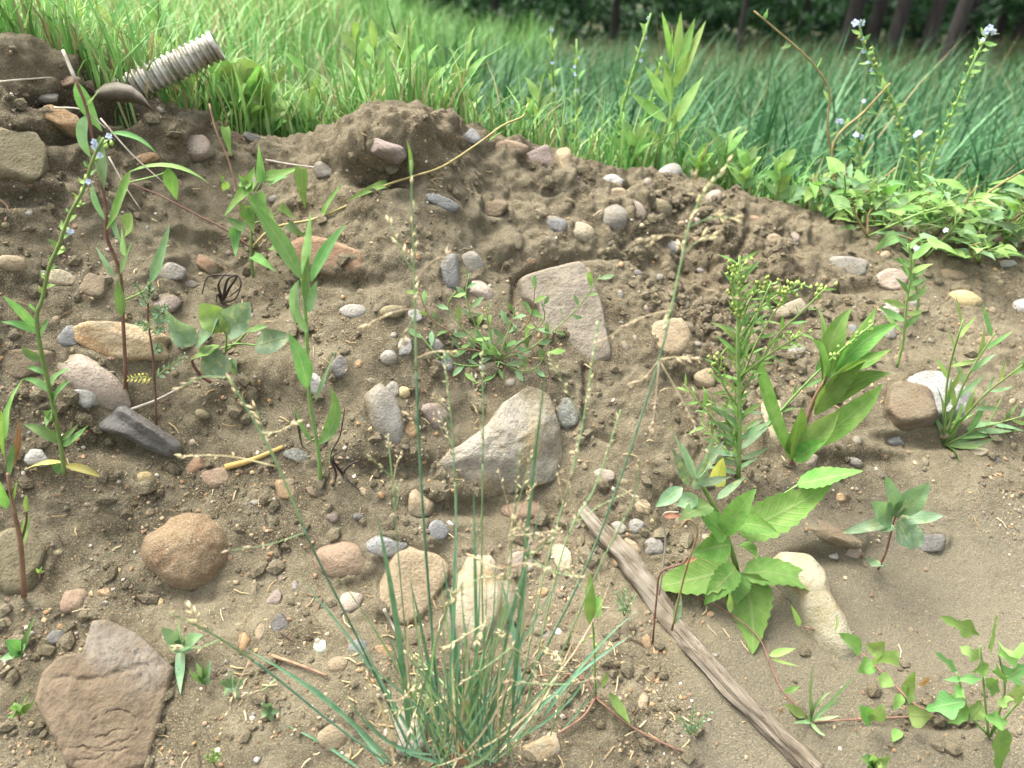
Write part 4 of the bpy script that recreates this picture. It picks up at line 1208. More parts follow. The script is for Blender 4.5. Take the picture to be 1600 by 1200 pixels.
for (x0, y0, x1, y1, brs) in [(760, 1140, 790, 885, [(788, 890, 740, 870), (788, 880, 840, 850), (788, 885, 850, 888), (787, 900, 810, 930), (788, 880, 800, 815)]),
                              (690, 1180, 655, 1075, [(658, 1100, 610, 1110), (657, 1090, 690, 1140), (656, 1085, 640, 1140), (660, 1120, 690, 1095)]),
                              (770, 1140, 800, 1005, [(798, 1012, 725, 1065), (798, 1010, 870, 1050), (799, 1005, 785, 990), (798, 1015, 868, 1085)]),
                              (860, 1150, 900, 1060, [(895, 1070, 800, 1065), (895, 1070, 930, 1060), (897, 1065, 860, 1020)]),
                              (740, 1150, 720, 910, [(720, 915, 700, 940), (721, 920, 780, 900), (722, 935, 705, 925)]),
                              (720, 1160, 830, 860, [(825, 870, 870, 830), (826, 868, 905, 900), (824, 875, 800, 900), (826, 868, 815, 820)]),
                              (640, 1190, 600, 1085, [(602, 1090, 570, 1050), (602, 1095, 640, 1080)]),
                              (730, 1150, 760, 965, [(758, 975, 700, 1010), (759, 970, 745, 1000)])]:
    culm(T, [(x0, y0), ((x0 + x1) / 2 + R.uniform(-8, 8), (y0 + y1) / 2), (x1, y1)], 3, 1.5, brs, .92, dy=R.uniform(-.10, -.03), mat='blade_light', spk=12)

# ------------------------------------------------------------------ left hand plants
def small_leaves(pl, pts, n, lw, mats, prof='ovate', l=(18, 26), dy=0.0, out=50, name='leaf', ground=False, seg=5):
    """alternate leaves along a pixel polyline"""
    tot = [0]
    for a, b in zip(pts[:-1], pts[1:]): tot.append(tot[-1] + math.hypot(b[0] - a[0], b[1] - a[1]))
    for i in range(n):
        s = tot[-1] * (i + .6) / n
        k = max(j for j in range(len(tot) - 1) if tot[j] <= s)
        t = (s - tot[k]) / (tot[k + 1] - tot[k])
        x = pts[k][0] + (pts[k + 1][0] - pts[k][0]) * t; y = pts[k][1] + (pts[k + 1][1] - pts[k][1]) * t
        dx, dyy = pts[k + 1][0] - pts[k][0], pts[k + 1][1] - pts[k][1]
        a = math.atan2(dyy, dx) + math.radians(R.gauss(out, 14)) * (1 if i % 2 else -1)
        L = R.uniform(*l)
        pl.leaf(x, y, x + math.cos(a) * L, y + math.sin(a) * L, lw * L, R.choice(mats), prof, bend=R.uniform(-2, 2), dy=R.uniform(-.02, .01), seg=seg, across=2, name=name)

def flower(pl, x, y, r, dy=0.0, mat='petal', n=5):
    c = pl.pt(x, y, dy)
    k = .8 * r * depth(c) / F
    f = (CAMV - c).normalized() + Vector((R.uniform(-.4, .4), 0, R.uniform(0, .6)))
    f.normalize()
    a = f.cross(Vector((0, 0, 1))).normalized(); b = f.cross(a)
    V, Fc = tube_geo([c - f * k * .8, c], k * .25, k * .4, 5, 2)
    fo = pl.add('flower', V, Fc, 'bud')
    for i in range(n):
        g = 2 * math.pi * i / n + R.uniform(-.2, .2)
        d = a * math.cos(g) + b * math.sin(g)
        V, Fc, uv = leaf_geo(c, c + d * k * .5 + f * k * .12, c + d * k, k * .8, 'round', 4, 2, facing=f)
        pl.add('petal', V, Fc, mat, uv, fo)

def buds(pl, spots, r, dy=0, mat='bud', name='buds'):
    V, Fc = [], []
    for x, y in spots:
        c = pl.pt(x, y, dy)
        k = r * depth(c) / F
        spindle(V, Fc, c - Vector((0, 0, k * .6)), Vector((R.uniform(-.4, .4), R.uniform(-.4, .4), 1)), k * 2.0, k * 1.5)
    o = pl.add(name, V, Fc, mat); o['kind'] = 'stuff'

B = Plant('stickseed', 'pale blue flowered stickseed with lance leaves at the left edge', 100, 740)
B.stem([(100, 742), (96, 704), (79, 616), (66, 559), (57, 498), (66, 467), (76, 420), (91, 385), (108, 338), (130, 297), (145, 250), (162, 216)], 7, 4, dy=-.02)
for a in [(60, 520, 0, 503, 12, 4), (58, 515, 4, 462, 15, 3), (62, 530, 76, 497, 15, 0), (64, 562, 32, 538, 15, -3), (76, 612, 34, 592, 12, 6), (76, 605, 112, 576, 12, -6), (81, 636, 112, 594, 15, -6), (83, 655, 66, 642, 16, 0),
          (94, 692, 35, 662, 17, 4), (96, 696, 138, 664, 16, 4), (92, 688, 122, 662, 10, 3), (70, 585, 40, 575, 9, 4), (79, 640, 72, 668, 13, 0)]:
    B.leaf(*a[:5], 'leaf_mid', 'lance', bend=a[5])
for a in [(98, 722, 36, 735, 10, 4), (100, 728, 160, 748, 13, -5)]:
    B.leaf(*a[:5], 'leaf_yellow', 'lance', bend=a[5])
B.leaf(90, 722, 92, 742, 17, 'leaf_mid', 'ovate')
small_leaves(B, [(57, 498), (66, 467), (76, 420), (91, 385), (108, 338), (130, 297), (145, 250), (160, 220)], 22, .42, ['leaf_mid', 'leaf_lime'], 'lance', (13, 22))
for x, y in [(170, 213), (148, 229), (156, 243), (138, 284), (147, 222), (110, 362)]:
    flower(B, x, y, 7, -.02)
buds(B, [(125, 320), (108, 361), (98, 390), (135, 280), (128, 300), (165, 230), (175, 226), (150, 250)], 6)

C = Plant('knotweed', 'tall plant with narrow notched lance leaves before the left mound', 197, 606)
C.stem([(197, 607), (192, 498), (187, 424), (167, 371), (165, 320), (148, 236), (135, 169), (118, 125)], 6, 4, 'stem_purple', dy=-.03)
C.stem([(118, 125, -.03), (98, 78, -.02)], 5, 4, 'stem_dry', name='dead_tip')
for a in [(135, 168, 164, 130, 12, 0, 'leaf_blue'), (119, 127, 160, 206, 23, 4, 'leaf_mid'), (136, 180, 142, 246, 20, 10, 'leaf_blue'), (156, 212, 163, 298, 24, 0, 'leaf_blue'), (172, 208, 243, 238, 12, -9, 'leaf_mid'),
          (203, 268, 326, 286, 10, -18, 'leaf_lime'), (167, 358, 204, 266, 28, 3, 'leaf_bright'), (145, 288, 166, 346, 15, 4, 'leaf_blue'), (176, 326, 190, 382, 15, 3, 'leaf_blue'), (193, 378, 205, 332, 30, 0, 'leaf_lime'),
          (235, 442, 265, 350, 21, 3, 'leaf_blue'), (190, 494, 186, 424, 17, 0, 'leaf_mid'), (178, 434, 150, 385, 8, 0, 'leaf_blue'), (188, 428, 206, 378, 13, 0, 'leaf_mid'), (196, 400, 190, 350, 16, 0, 'leaf_blue'), (262, 262, 276, 312, 23, 0, 'leaf_bright')]:
    C.leaf(*a[:5], a[6], 'lance' if a[4] < 26 else 'oblanc', bend=a[5], dy0=-.02)
C.stem([(203, 285), (253, 272), (262, 262)], 2.5, 2, 'stem_green', name='petiole', dy=-.02)
C.stem([(193, 470), (225, 455), (235, 440)], 3, 3, 'stem_green', name='petiole', dy=-.02)
for pts in [[(157, 185), (205, 240), (255, 285)], [(170, 245), (195, 290), (220, 328)], [(85, 168), (130, 172), (165, 200)]]:
    C.stem(pts, 2.6, 1.6, 'stem_dry', name='dry_stalk', dy=-.03)

D_ = Plant('feathery_seedling', 'feathery leaved seedling on a thin purple stem by the quartz rock', 245, 664)
D_.stem([(245, 665), (241, 590), (238, 548), (231, 498), (233, 446)], 4, 2.5, 'stem_purple', dy=-.01)
def frond(pl, x0, y0, x1, y1, mat, n=6, w_=10):
    so = pl.stem([(x0, y0), ((x0 + x1) / 2, (y0 + y1) / 2 - 3), (x1, y1)], 2, 1.2, 'stem_green', name='frond', dy=-.015)
    L = math.hypot(x1 - x0, y1 - y0); a = math.atan2(y1 - y0, x1 - x0)
    for i in range(n):
        t = (i + .8) / n
        x, y = x0 + (x1 - x0) * t, y0 + (y1 - y0) * t - 6 * t * (1 - t)
        for sg in (-1, 1):
            l = w_ * (1.25 - .6 * t)
            g = a + sg * 0.9
            pl.leaf(x, y, x + math.cos(g) * l, y + math.sin(g) * l, l * .5, mat, 'round', seg=3, across=2, name='leaflet', dy=-.005, dy0=-.012, parent=so)
for q in [(232, 482, 212, 444, 'leaf_grey'), (234, 492, 262, 478, 'leaf_grey'), (233, 470, 236, 440, 'leaf_grey'), (236, 515, 214, 504, 'leaf_grey'), (237, 520, 255, 512, 'leaf_grey'), (239, 548, 252, 544, 'leaf_grey'), (241, 592, 290, 556, 'leaf_grey'), (240, 592, 201, 592, 'leaf_yellow'), (235, 500, 268, 500, 'leaf_grey')]:
    frond(D_, *q)

E = Plant('goosefoot', 'goosefoot with broad blotched grey green leaves left of the lance leaved plant', 330, 598)
E.stem([(330, 598), (312, 585), (300, 560), (330, 552), (352, 552)], 5, 4, 'stem_purple', dy=-.03)
E.stem([(352, 556), (354, 530), (352, 510)], 4, 3, 'stem_green', dy=-.03)
E.stem([(352, 550), (375, 530), (386, 518)], 4, 3, 'stem_green', dy=-.03)
E.stem([(345, 545), (370, 537), (402, 540)], 3, 3, 'stem_green', name='petiole', dy=-.03)
for a in [(302, 540, 258, 482, 40, 'leaf_grey'), (306, 542, 342, 496, 24, 'leaf_grey'), (346, 512, 312, 474, 46, 'leaf_lime'), (354, 520, 390, 472, 50, 'leaf_grey'), (384, 518, 418, 510, 15, 'leaf_mid'), (343, 540, 296, 564, 28, 'leaf_bright'),
          (353, 553, 316, 584, 52, 'leaf_grey'), (358, 562, 371, 590, 22, 'leaf_blue'), (400, 540, 454, 524, 42, 'leaf_grey'), (350, 520, 336, 500, 30, 'leaf_lime')]:
    E.leaf(*a[:5], a[5], 'goose', dy0=-.03, wave=.22, seg=10)
E.stem([(300, 545), (305, 540)], 3, 2, 'stem_green', name='petiole', dy0=0) if False else None

Fp = Plant('lance_leaved_plant', 'upright plant with long grey green lance leaves left of centre', 500, 752)
Fp.stem([(501, 753), (496, 697), (483, 619), (478, 501), (472, 437)], 7, 5, 'stem_green', dy=-.02)
for a in [(470, 436, 386, 310, 26, 6), (474, 436, 485, 330, 14, 0), (486, 440, 541, 350, 19, -6), (467, 438, 463, 508, 13, 8), (482, 487, 496, 438, 19, 0), (480, 606, 450, 520, 29, 4), (492, 628, 526, 546, 9, 0), (498, 694, 516, 604, 21, 16),
          (489, 692, 460, 630, 8, -4), (514, 728, 520, 686, 6, 0), (480, 520, 466, 455, 14, -6), (476, 470, 482, 400, 16, 0)]:
    Fp.leaf(*a[:5], 'leaf_blue' if R.random() < .7 else 'leaf_mid', 'lance', bend=a[5], dy0=-.02, seg=10)

G_ = Plant('bindweed_climber', 'triangular leaved climber sending a long brown tendril to the crest', 396, 433)
G_.stem([(396, 434), (392, 395), (395, 350), (400, 300)], 5, 4, 'stem_green', dy=-.02)
G_.stem([(381, 358), (371, 304), (358, 253), (337, 202), (327, 162)], 3.5, 3, 'stem_red', dy=.04)
G_.stem([(396, 390), (351, 358), (304, 334), (253, 307), (206, 287)], 3.5, 2, 'stem_red', dy=.0)
G_.stem([(396, 385), (428, 356), (489, 343), (537, 324), (597, 292), (641, 277), (692, 260), (749, 223), (786, 196), (817, 182), (825, 162)], 4.5, 3, 'stem_brown', dy=.10, name='tendril')
for a in [(605, 287, 541, 315, 15, .05), (641, 268, 635, 218, 10, .06), (821, 182, 834, 150, 15, .10), (766, 219, 791, 202, 11, .09), (503, 340, 534, 287, 17, .03), (352, 199, 362, 244, 15, .03),
          (395, 282, 350, 338, 28, -.02), (354, 296, 341, 272, 14, -.02), (382, 292, 398, 260, 24, -.02), (408, 284, 404, 226, 17, -.02), (418, 276, 473, 259, 19, -.02), (472, 264, 478, 326, 25, -.02),
          (382, 356, 352, 338, 20, -.02), (400, 304, 416, 348, 27, -.02), (438, 324, 464, 342, 22, -.02), (385, 328, 396, 364, 25, -.02), (366, 356, 368, 402, 20, -.02), (420, 290, 450, 275, 18, -.02), (412, 330, 440, 362, 22, -.02), (392, 300, 372, 270, 18, -.02), (450, 350, 480, 372, 16, -.02), (425, 385, 462, 380, 18, -.02), (396, 400, 430, 425, 18, -.02), (400, 340, 372, 318, 22, -.02)]:
    G_.leaf(*a[:5], R.choice(['leaf_bright', 'leaf_bright', 'leaf_mid']), 'tri', dy0=a[5], bend=R.uniform(-3, 3))
for pts in [[(400, 300), (390, 290), (382, 292)], [(400, 300), (412, 280), (420, 276), (425, 290)], [(395, 350), (430, 335), (440, 322)], [(472, 264), (445, 272), (418, 276)]]:
    G_.stem(pts, 2.5, 1.8, 'stem_green', name='petiole', dy=-.02)

H = Plant('creeping_knotweed', 'low bushy knotweed with many tiny oval leaves spread before the slab', 782, 566)
for pts, n in [([(780, 562), (827, 545), (867, 515), (905, 478), (938, 430)], 16), ([(780, 562), (735, 535), (700, 515), (672, 496), (652, 450)], 13), ([(780, 562), (752, 525), (735, 490), (728, 460), (733, 428)], 12),
               ([(780, 562), (790, 530), (800, 500), (806, 482)], 10), ([(780, 562), (808, 525), (830, 495), (836, 448)], 10), ([(780, 562), (820, 530), (850, 500), (846, 470)], 9), ([(780, 565), (735, 572), (690, 560), (655, 522)], 10),
               ([(780, 565), (815, 580), (840, 572), (858, 545)], 8), ([(780, 562), (765, 520), (760, 480)], 8), ([(780, 562), (748, 548), (715, 545)], 8), ([(780, 562), (730, 520), (700, 480), (712, 455)], 8), ([(780, 565), (770, 590), (740, 600)], 5)]:
    H.stem(pts, 2.6, 1.5, R.choice(['stem_purple', 'stem_green', 'stem_green']), dy=-.01)
    small_leaves(H, pts, max(4, int(n * .75)), .36, ['leaf_blue', 'leaf_blue', 'leaf_mid', 'leaf_lime'], 'oblanc', (17, 30), out=42)

# ------------------------------------------------------------------ right hand plants
I = Plant('fleabane', 'bushy fleabane with narrow leaves and tiny pale buds on the right bank', 1154, 748)
I.stem([(1154, 748), (1156, 650), (1153, 540), (1156, 400)], 8, 4, dy=-.02)
IB = [[(1156, 600), (1185, 530), (1235, 450)], [(1156, 620), (1210, 530), (1250, 490), (1292, 448)], [(1155, 560), (1180, 500), (1205, 440)], [(1155, 520), (1170, 470), (1195, 445)], [(1154, 500), (1145, 460), (1150, 425)],
      [(1156, 640), (1130, 600), (1120, 560)], [(1156, 590), (1200, 555), (1255, 520)], [(1155, 540), (1190, 480), (1250, 440)], [(1155, 700), (1110, 650), (1068, 600)], [(1155, 690), (1125, 640), (1105, 625)], [(1155, 720), (1120, 690), (1095, 660)]]
for i, pts in enumerate(IB):
    I.stem(pts, 4, 2, dy=R.uniform(-.04, .03), name='branch')
    small_leaves(I, pts, 12, .20, ['leaf_lime', 'leaf_bright', 'leaf_mid'], 'lance', (16, 30), out=38)
    if i < 8:
        x, y = pts[-1]; x2, y2 = pts[-2]
        buds(I, [(x + R.gauss(0, 7) + (x2 - x) * t * .6, y + R.gauss(0, 6) + (y2 - y) * t * .6) for t in (0, .1, .2, .3, .45, .6) for _ in (0, 1)], 4.5, -.01)
small_leaves(I, [(1156, 700), (1153, 540), (1156, 405)], 46, .18, ['leaf_lime', 'leaf_mid', 'leaf_bright'], 'lance', (24, 46), out=40)
small_leaves(I, [(1154, 745), (1156, 640)], 14, .17, ['leaf_grey', 'leaf_blue'], 'lance', (34, 62), out=62)
buds(I, [(1155 + R.gauss(0, 12), R.uniform(395, 500)) for _ in range(26)], 4.5, -.02)

J = Plant('broad_leaved_plant', 'plant with big glossy bright green lance leaves on right bank', 1235, 728)
J.stem([(1234, 728), (1252, 680), (1272, 625), (1292, 590)], 8, 6, 'stem_purple', dy=-.02)
for a in [(1235, 712, 1184, 546, 28, -8, -.0), (1234, 718, 1252, 636, 38, 0, -.02), (1245, 712, 1312, 642, 42, 4, -.05), (1262, 698, 1379, 600, 44, 8, -.06), (1274, 648, 1356, 562, 44, -4, -.04), (1294, 634, 1393, 584, 34, -4, -.02),
          (1284, 600, 1278, 480, 24, 3, .05), (1288, 598, 1331, 482, 40, -6, .03), (1296, 590, 1368, 480, 32, 4, .02), (1305, 580, 1403, 506, 36, -3, .0), (1305, 590, 1393, 546, 36, 4, -.02), (1296, 606, 1358, 562, 26, 0, -.05), (1286, 605, 1268, 530, 36, 4, -.03), (1240, 718, 1290, 690, 34, 3, -.07)]:
    J.leaf(*a[:4], a[4] * .84, R.choice(['leaf_bright', 'leaf_deep', 'leaf_bright', 'leaf_lime']), 'lance', bend=a[5] * 1.6, dy=a[6], dy0=-.015, seg=12, fold=.4, sag=.07, wave=.16)
J2 = Plant('budding_stalk', 'slanting stalk tipped with green buds leaning across the broad leaves', 1192, 676)
J2.stem([(1192, 676), (1240, 620), (1300, 560), (1364, 506)], 4, 2.5, dy=-.07)
small_leaves(J2, [(1192, 676), (1300, 560), (1364, 506)], 9, .18, ['leaf_mid'], 'lance', (24, 40), out=30)
buds(J2, [(1364 - 70 * t + R.gauss(0, 5), 506 + 60 * t + R.gauss(0, 4)) for t in [i / 16 for i in range(16)]], 4.5, -.06)

K_ = Plant('nettle_leaved_plant', 'sprawling plant with large toothed bright leaves above the driftwood', 1152, 900)
K_.stem([(1153, 905), (1150, 885), (1138, 845), (1120, 800), (1090, 748)], 10, 7, 'stem_green', dy=-.02)
for a in [(1246, 756, 1348, 736, 36, 5, 'leaf_deep'), (1155, 832, 1300, 756, 58, 10, 'leaf_bright'), (1150, 818, 1215, 832, 32, 0, 'leaf_deep'), (1150, 888, 1006, 922, 62, -8, 'leaf_deep'), (1162, 897, 1294, 936, 48, -10, 'leaf_bright'),
          (1158, 896, 1176, 1022, 72, -6, 'leaf_deep'), (1142, 852, 1082, 866, 48, 0, 'leaf_deep'), (1158, 850, 1182, 874, 26, 0, 'leaf_bright'), (1128, 832, 1182, 764, 36, 4, 'leaf_bright'), (1150, 890, 1100, 945, 40, 0, 'leaf_deep'), (1135, 840, 1092, 800, 42, 0, 'leaf_bright'), (1110, 790, 1060, 812, 34, 0, 'leaf_mid'), (1155, 895, 1145, 950, 40, 0, 'leaf_bright')]:
    K_.leaf(*a[:5], a[6], 'ovate', bend=a[5], dy=R.uniform(-.05, 0), dy0=-.03, seg=18, serr=.07, fold=.3, sag=.06)
K_.stem([(1155, 835), (1200, 790), (1247, 757)], 4, 3, 'stem_green', name='petiole', dy=-.03)
for a in [(1082, 748, 1044, 658, 14), (1086, 748, 1132, 688, 16), (1090, 758, 1142, 745, 14), (1066, 762, 1024, 792, 24), (1076, 760, 1050, 700, 16), (1090, 755, 1064, 690, 12), (1084, 765, 1110, 720, 20), (1090, 775, 1058, 790, 28), (1095, 745, 1118, 670, 9)]:
    K_.leaf(*a[:5], 'leaf_grey', 'lance', dy0=-.04)
K_.leaf(1120, 760, 1130, 715, 26, 'leaf_yellow', 'ovate')
K_.leaf(1120, 780, 1165, 745, 14, 'leaf_grey', 'lance')

Lp = Plant('small_goosefoot', 'small grey green goosefoot standing alone on the right mud', 1372, 888)
Lp.stem([(1372, 890), (1385, 860), (1395, 820), (1402, 800)], 4, 3, 'stem_purple', dy=-.02)
for a in [(1402, 805, 1384, 744, 30), (1405, 802, 1452, 754, 38), (1408, 812, 1474, 806, 24), (1400, 818, 1442, 852, 54), (1388, 815, 1316, 833, 20), (1394, 812, 1362, 786, 40), (1402, 812, 1415, 780, 26), (1375, 885, 1352, 872, 14), (1376, 884, 1390, 880, 10), (1395, 820, 1360, 828, 22)]:
    Lp.leaf(*a[:5], R.choice(['leaf_grey', 'leaf_blue']), 'goose', dy0=-.02, wave=.22, seg=10)

Mp = Plant('narrow_leaved_plant', 'narrow leaved branching weed beside the speckled boulder', 1474, 694)
for (bx_, by_, tx_, ty_) in [(1474, 694, 1505, 500), (1474, 694, 1555, 520), (1476, 694, 1598, 570), (1476, 695, 1600, 650)]:
    pts = [(bx_, by_), ((bx_ * .5 + tx_ * .5) - 8, (by_ * .45 + ty_ * .55)), (tx_, ty_)]
    Mp.stem(pts, 4, 2.5, dy=R.uniform(-.04, .03))
    small_leaves(Mp, pts, 9, .17, ['leaf_mid', 'leaf_blue', 'leaf_lime'], 'lance', (38, 66), out=28)
for a in [(1474, 694, 1500, 722, 16), (1474, 694, 1560, 682, 10), (1474, 694, 1520, 640, 9), (1474, 694, 1600, 672, 11), (1474, 694, 1462, 600, 8), (1474, 694, 1540, 700, 9), (1474, 692, 1450, 640, 8)]:
    Mp.leaf(*a[:5], R.choice(['leaf_mid', 'leaf_blue']), 'lance', bend=R.uniform(-8, 8))

N_ = Plant('lobed_weed', 'clump of lobed pale green leaves in the bottom right corner', 1545, 1150)
for pts in [[(1545, 1152), (1538, 1080), (1532, 1010)], [(1545, 1150), (1515, 1114), (1495, 1050)], [(1548, 1150), (1570, 1080), (1560, 1020)], [(1546, 1150), (1580, 1110), (1600, 1090)]]:
    N_.stem(pts, 4.5, 3, 'stem_green', dy=-.02)
for a in [(1530, 992, 1468, 962, 24), (1544, 1012, 1556, 962, 42), (1560, 1022, 1606, 1012, 38), (1496, 1050, 1460, 1018, 16), (1536, 1060, 1474, 1062, 14), (1540, 1062, 1562, 1082, 32), (1508, 1096, 1446, 1108, 38), (1558, 1100, 1590, 1096, 22), (1534, 1100, 1516, 1126, 34),
          (1560, 1136, 1562, 1206, 48), (1570, 1060, 1606, 1040, 34), (1530, 1030, 1500, 1010, 22), (1545, 1040, 1520, 1050, 24), (1575, 1085, 1608, 1075, 30), (1540, 1120, 1575, 1130, 30), (1505, 1075, 1490, 1090, 20), (1550, 1050, 1580, 1060, 26), (1515, 1110, 1480, 1130, 24)]:
    N_.leaf(*a[:5], R.choice(['leaf_bright', 'leaf_lime', 'leaf_mid']), 'rhomb', dy0=-.03, lobes=2, seg=12)

N2 = Plant('trailing_vine', 'reddish trailing vine with heart leaves running from the pinched boulder', 1441, 1110)
N2.stem([(1256, 979), (1310, 996), (1357, 1030), (1397, 1070), (1441, 1107), (1515, 1114)], 4, 4, 'stem_red', ground=True, lift=.012)
N2.stem([(1270, 1128), (1340, 1124), (1440, 1119), (1515, 1116)], 3, 3, 'stem_red', ground=True, lift=.008)
for a in [(1250, 978, 1236, 946, 10), (1346, 1016, 1310, 990, 28), (1360, 1022, 1382, 1002, 28), (1372, 1036, 1404, 1018, 42), (1362, 1034, 1340, 1052, 26), (1372, 1058, 1398, 1072, 24), (1415, 1086, 1430, 1048, 18), (1362, 1126, 1342, 1102, 26), (1364, 1126, 1380, 1100, 26), (1420, 1118, 1456, 1120, 34), (1408, 1085, 1396, 1110, 18), (1405, 1140, 1395, 1160, 16), (1305, 994, 1308, 960, 7), (1425, 1098, 1410, 1070, 20)]:
    N2.leaf(*a[:5], R.choice(['leaf_bright', 'leaf_lime']), 'ovate', dy0=-.02, dy=-.01)
N2.leaf(1436, 1072, 1450, 1056, 18, 'leaf_red', 'ovate', dy0=-.02)
N3 = Plant('thin_creeper', 'thin brown creeper with sparse small leaves crossing the mud by the driftwood', 1262, 1122)
N3.stem([(1080, 928), (1141, 959), (1185, 996), (1202, 1033), (1222, 1077), (1262, 1122)], 3, 3, 'stem_red', ground=True, lift=.012)
for a in [(1141, 957, 1140, 926, 10), (1202, 1024, 1243, 1013, 12), (1225, 1081, 1250, 1072, 11), (1258, 1120, 1224, 1100, 15), (1205, 1030, 1250, 1042, 6)]:
    N3.leaf(*a[:5], 'leaf_lime', 'lance', dy0=-.01, dy=-.005)
def grasslet(name, label, bx, by, tips, mat='blade_light', w_=6):
    g = Plant(name, label, bx, by, 'grass')
    for tx, ty in tips:
        g.leaf(bx + R.uniform(-3, 3), by, tx, ty, w_, mat, 'linear', bend=R.uniform(-8, 8), dy=R.uniform(-.04, .01), seg=6, across=2, name='blade', fold=.4)
    return g
grasslet('grass_seedling', 'small sprig of grass on the mud left of the trailing vine', 1266, 1128, [(1272, 1034), (1335, 1056), (1312, 1118), (1300, 1080), (1240, 1130), (1290, 1150), (1232, 1098), (1320, 1090), (1262, 1070)])

# bottom centre and left seedlings
S1 = Plant('bindweed_shoot', 'lance leaved red stemmed shoot right of the grass tuft', 931, 1092)
S1.stem([(931, 1092), (928, 1002), (925, 965)], 4, 3, 'stem_green', dy=-.01)
S1.stem([(874, 1145), (911, 1120), (931, 1090), (935, 1094), (989, 1137), (1066, 1175)], 4, 4, 'stem_red', ground=True, lift=.006)
S1.stem([(931, 1090), (905, 1055), (830, 1057)], 3, 2, 'stem_red', ground=True, lift=.02)
for a in [(922, 976, 922, 893, 18), (932, 966, 939, 922, 15), (952, 1083, 986, 1134, 17), (940, 1075, 948, 1050, 10)]:
    S1.leaf(*a[:5], 'leaf_bright', 'lance', dy0=-.01)
buds(S1, [(924, 995), (912, 1002), (931, 1010), (932, 1020)], 5)
S2 = Plant('withered_shoot', 'withered curling brown shoot standing behind the driftwood', 1022, 1002)
S2.stem([(1020, 1004), (1026, 935), (1033, 894), (1066, 881), (1075, 870)], 3.5, 3, 'stem_red', dy=-.03)
S2.stem([(1050, 985), (1062, 930), (1075, 880), (1090, 830), (1075, 812), (1062, 825)], 4, 2.5, 'stem_brown', dy=-.03)
S2.stem([(1030, 930), (1040, 850), (1036, 805), (1060, 800)], 3, 2, 'stem_dry', dy=-.03)
S2.leaf(1055, 975, 1064, 925, 13, 'leaf_grey', 'lance'); S2.leaf(1066, 880, 1090, 872, 7, 'leaf_red', 'lance'); S2.leaf(1036, 806, 1066, 806, 9, 'leaf_red', 'lance')
frs = Plant('tiny_feathery_seedling', 'tiny feathery seedling just left of the driftwood bend', 975, 965)
for q in [(975, 962, 962, 925), (976, 962, 990, 930), (974, 960, 976, 920)]: frond(frs, *q, 'leaf_grey', 5, 8)
frs = Plant('tiny_feathery_seedling', 'tiny feathery seedling below the driftwood near the bottom', 1078, 1150)
for q in [(1078, 1148, 1060, 1120), (1079, 1148, 1110, 1112), (1079, 1146, 1085, 1105), (1078, 1148, 1095, 1130)]: frond(frs, *q, 'leaf_grey', 5, 8)
frs = Plant('tiny_feathery_seedling', 'tiny yellow green seedling at the bottom edge right of the broken rock', 334, 1195)
for q in [(334, 1194, 322, 1180), (335, 1194, 342, 1178), (334, 1194, 333, 1172)]: frond(frs, *q, 'leaf_lime', 3, 8)

def rosette(name, label, bx, by, leaves, mat, prof='ovate'):
    p = Plant(name, label, bx, by)
    p.stem([(bx, by), (bx, by - 10)], 3, 2.5, 'stem_purple')
    for (x1, y1, w_) in leaves:
        p.leaf(bx, by - 10, x1, y1, w_, R.choice(mat), prof, seg=6, dy=R.uniform(-.02, 0))
    return p
rosette('seedling', 'grey leaved seedling touching the right edge of the broken rock', 283, 1020, [(252, 980, 24), (280, 968, 22), (318, 992, 26), (300, 1015, 18), (262, 1010, 20), (282, 1085, 18)], ['leaf_grey', 'leaf_grey', 'leaf_blue'])
rosette('seedling', 'upright seedling of narrow leaves right of the broken rock', 321, 1080, [(306, 1035, 12), (318, 1025, 10), (330, 1030, 10), (295, 1045, 12), (326, 1055, 12)], ['leaf_mid', 'leaf_blue'], 'lance')
rosette('seedling', 'five leaved grey green seedling left of the slanting lower culm', 364, 1080, [(342, 1066, 15), (364, 1048, 18), (382, 1062, 16), (350, 1088, 14), (374, 1092, 12)], ['leaf_grey', 'leaf_blue'])
rosette('seedling', 'small rounded seedling below the slanting lower culm', 420, 1118, [(408, 1098, 13), (425, 1098, 14), (438, 1112, 14), (408, 1122, 12), (425, 1128, 12)], ['leaf_grey', 'leaf_blue'])
rosette('seedling', 'bright seedling at lower left edge beside the broken rock', 30, 1125, [(22, 1098, 26), (54, 1095, 12), (10, 1120, 12), (48, 1080, 14)], ['leaf_mid', 'leaf_lime'])
rosette('seedling', 'green seedling at the left edge above the broken rock corner', 34, 1030, [(55, 960, 12), (8, 1000, 24), (14, 1022, 20), (40, 1005, 12), (0, 1030, 16)], ['leaf_mid', 'leaf_blue'], 'lance')
rosette('seedling', 'tiny pale seedling beside the red stem at the left edge', 62, 905, [(56, 888, 5), (66, 884, 5), (70, 892, 5)], ['leaf_lime'])
rosette('seedling', 'round leaved seedling at the bottom edge right of the driftwood end', 1365, 1205, [(1345, 1185, 24), (1365, 1178, 16), (1390, 1180, 22), (1380, 1200, 24), (1352, 1205, 24)], ['leaf_mid', 'leaf_lime'])
L1 = Plant('red_stemmed_plant', 'red stemmed plant with curled leaves at the left edge', 37, 932)
L1.stem([(37, 933), (32, 850), (22, 800), (12, 740)], 9, 5, 'stem_red', dy=-.02)
L1.stem([(32, 850), (40, 820), (42, 800)], 4, 3, 'stem_red', dy=-.02)
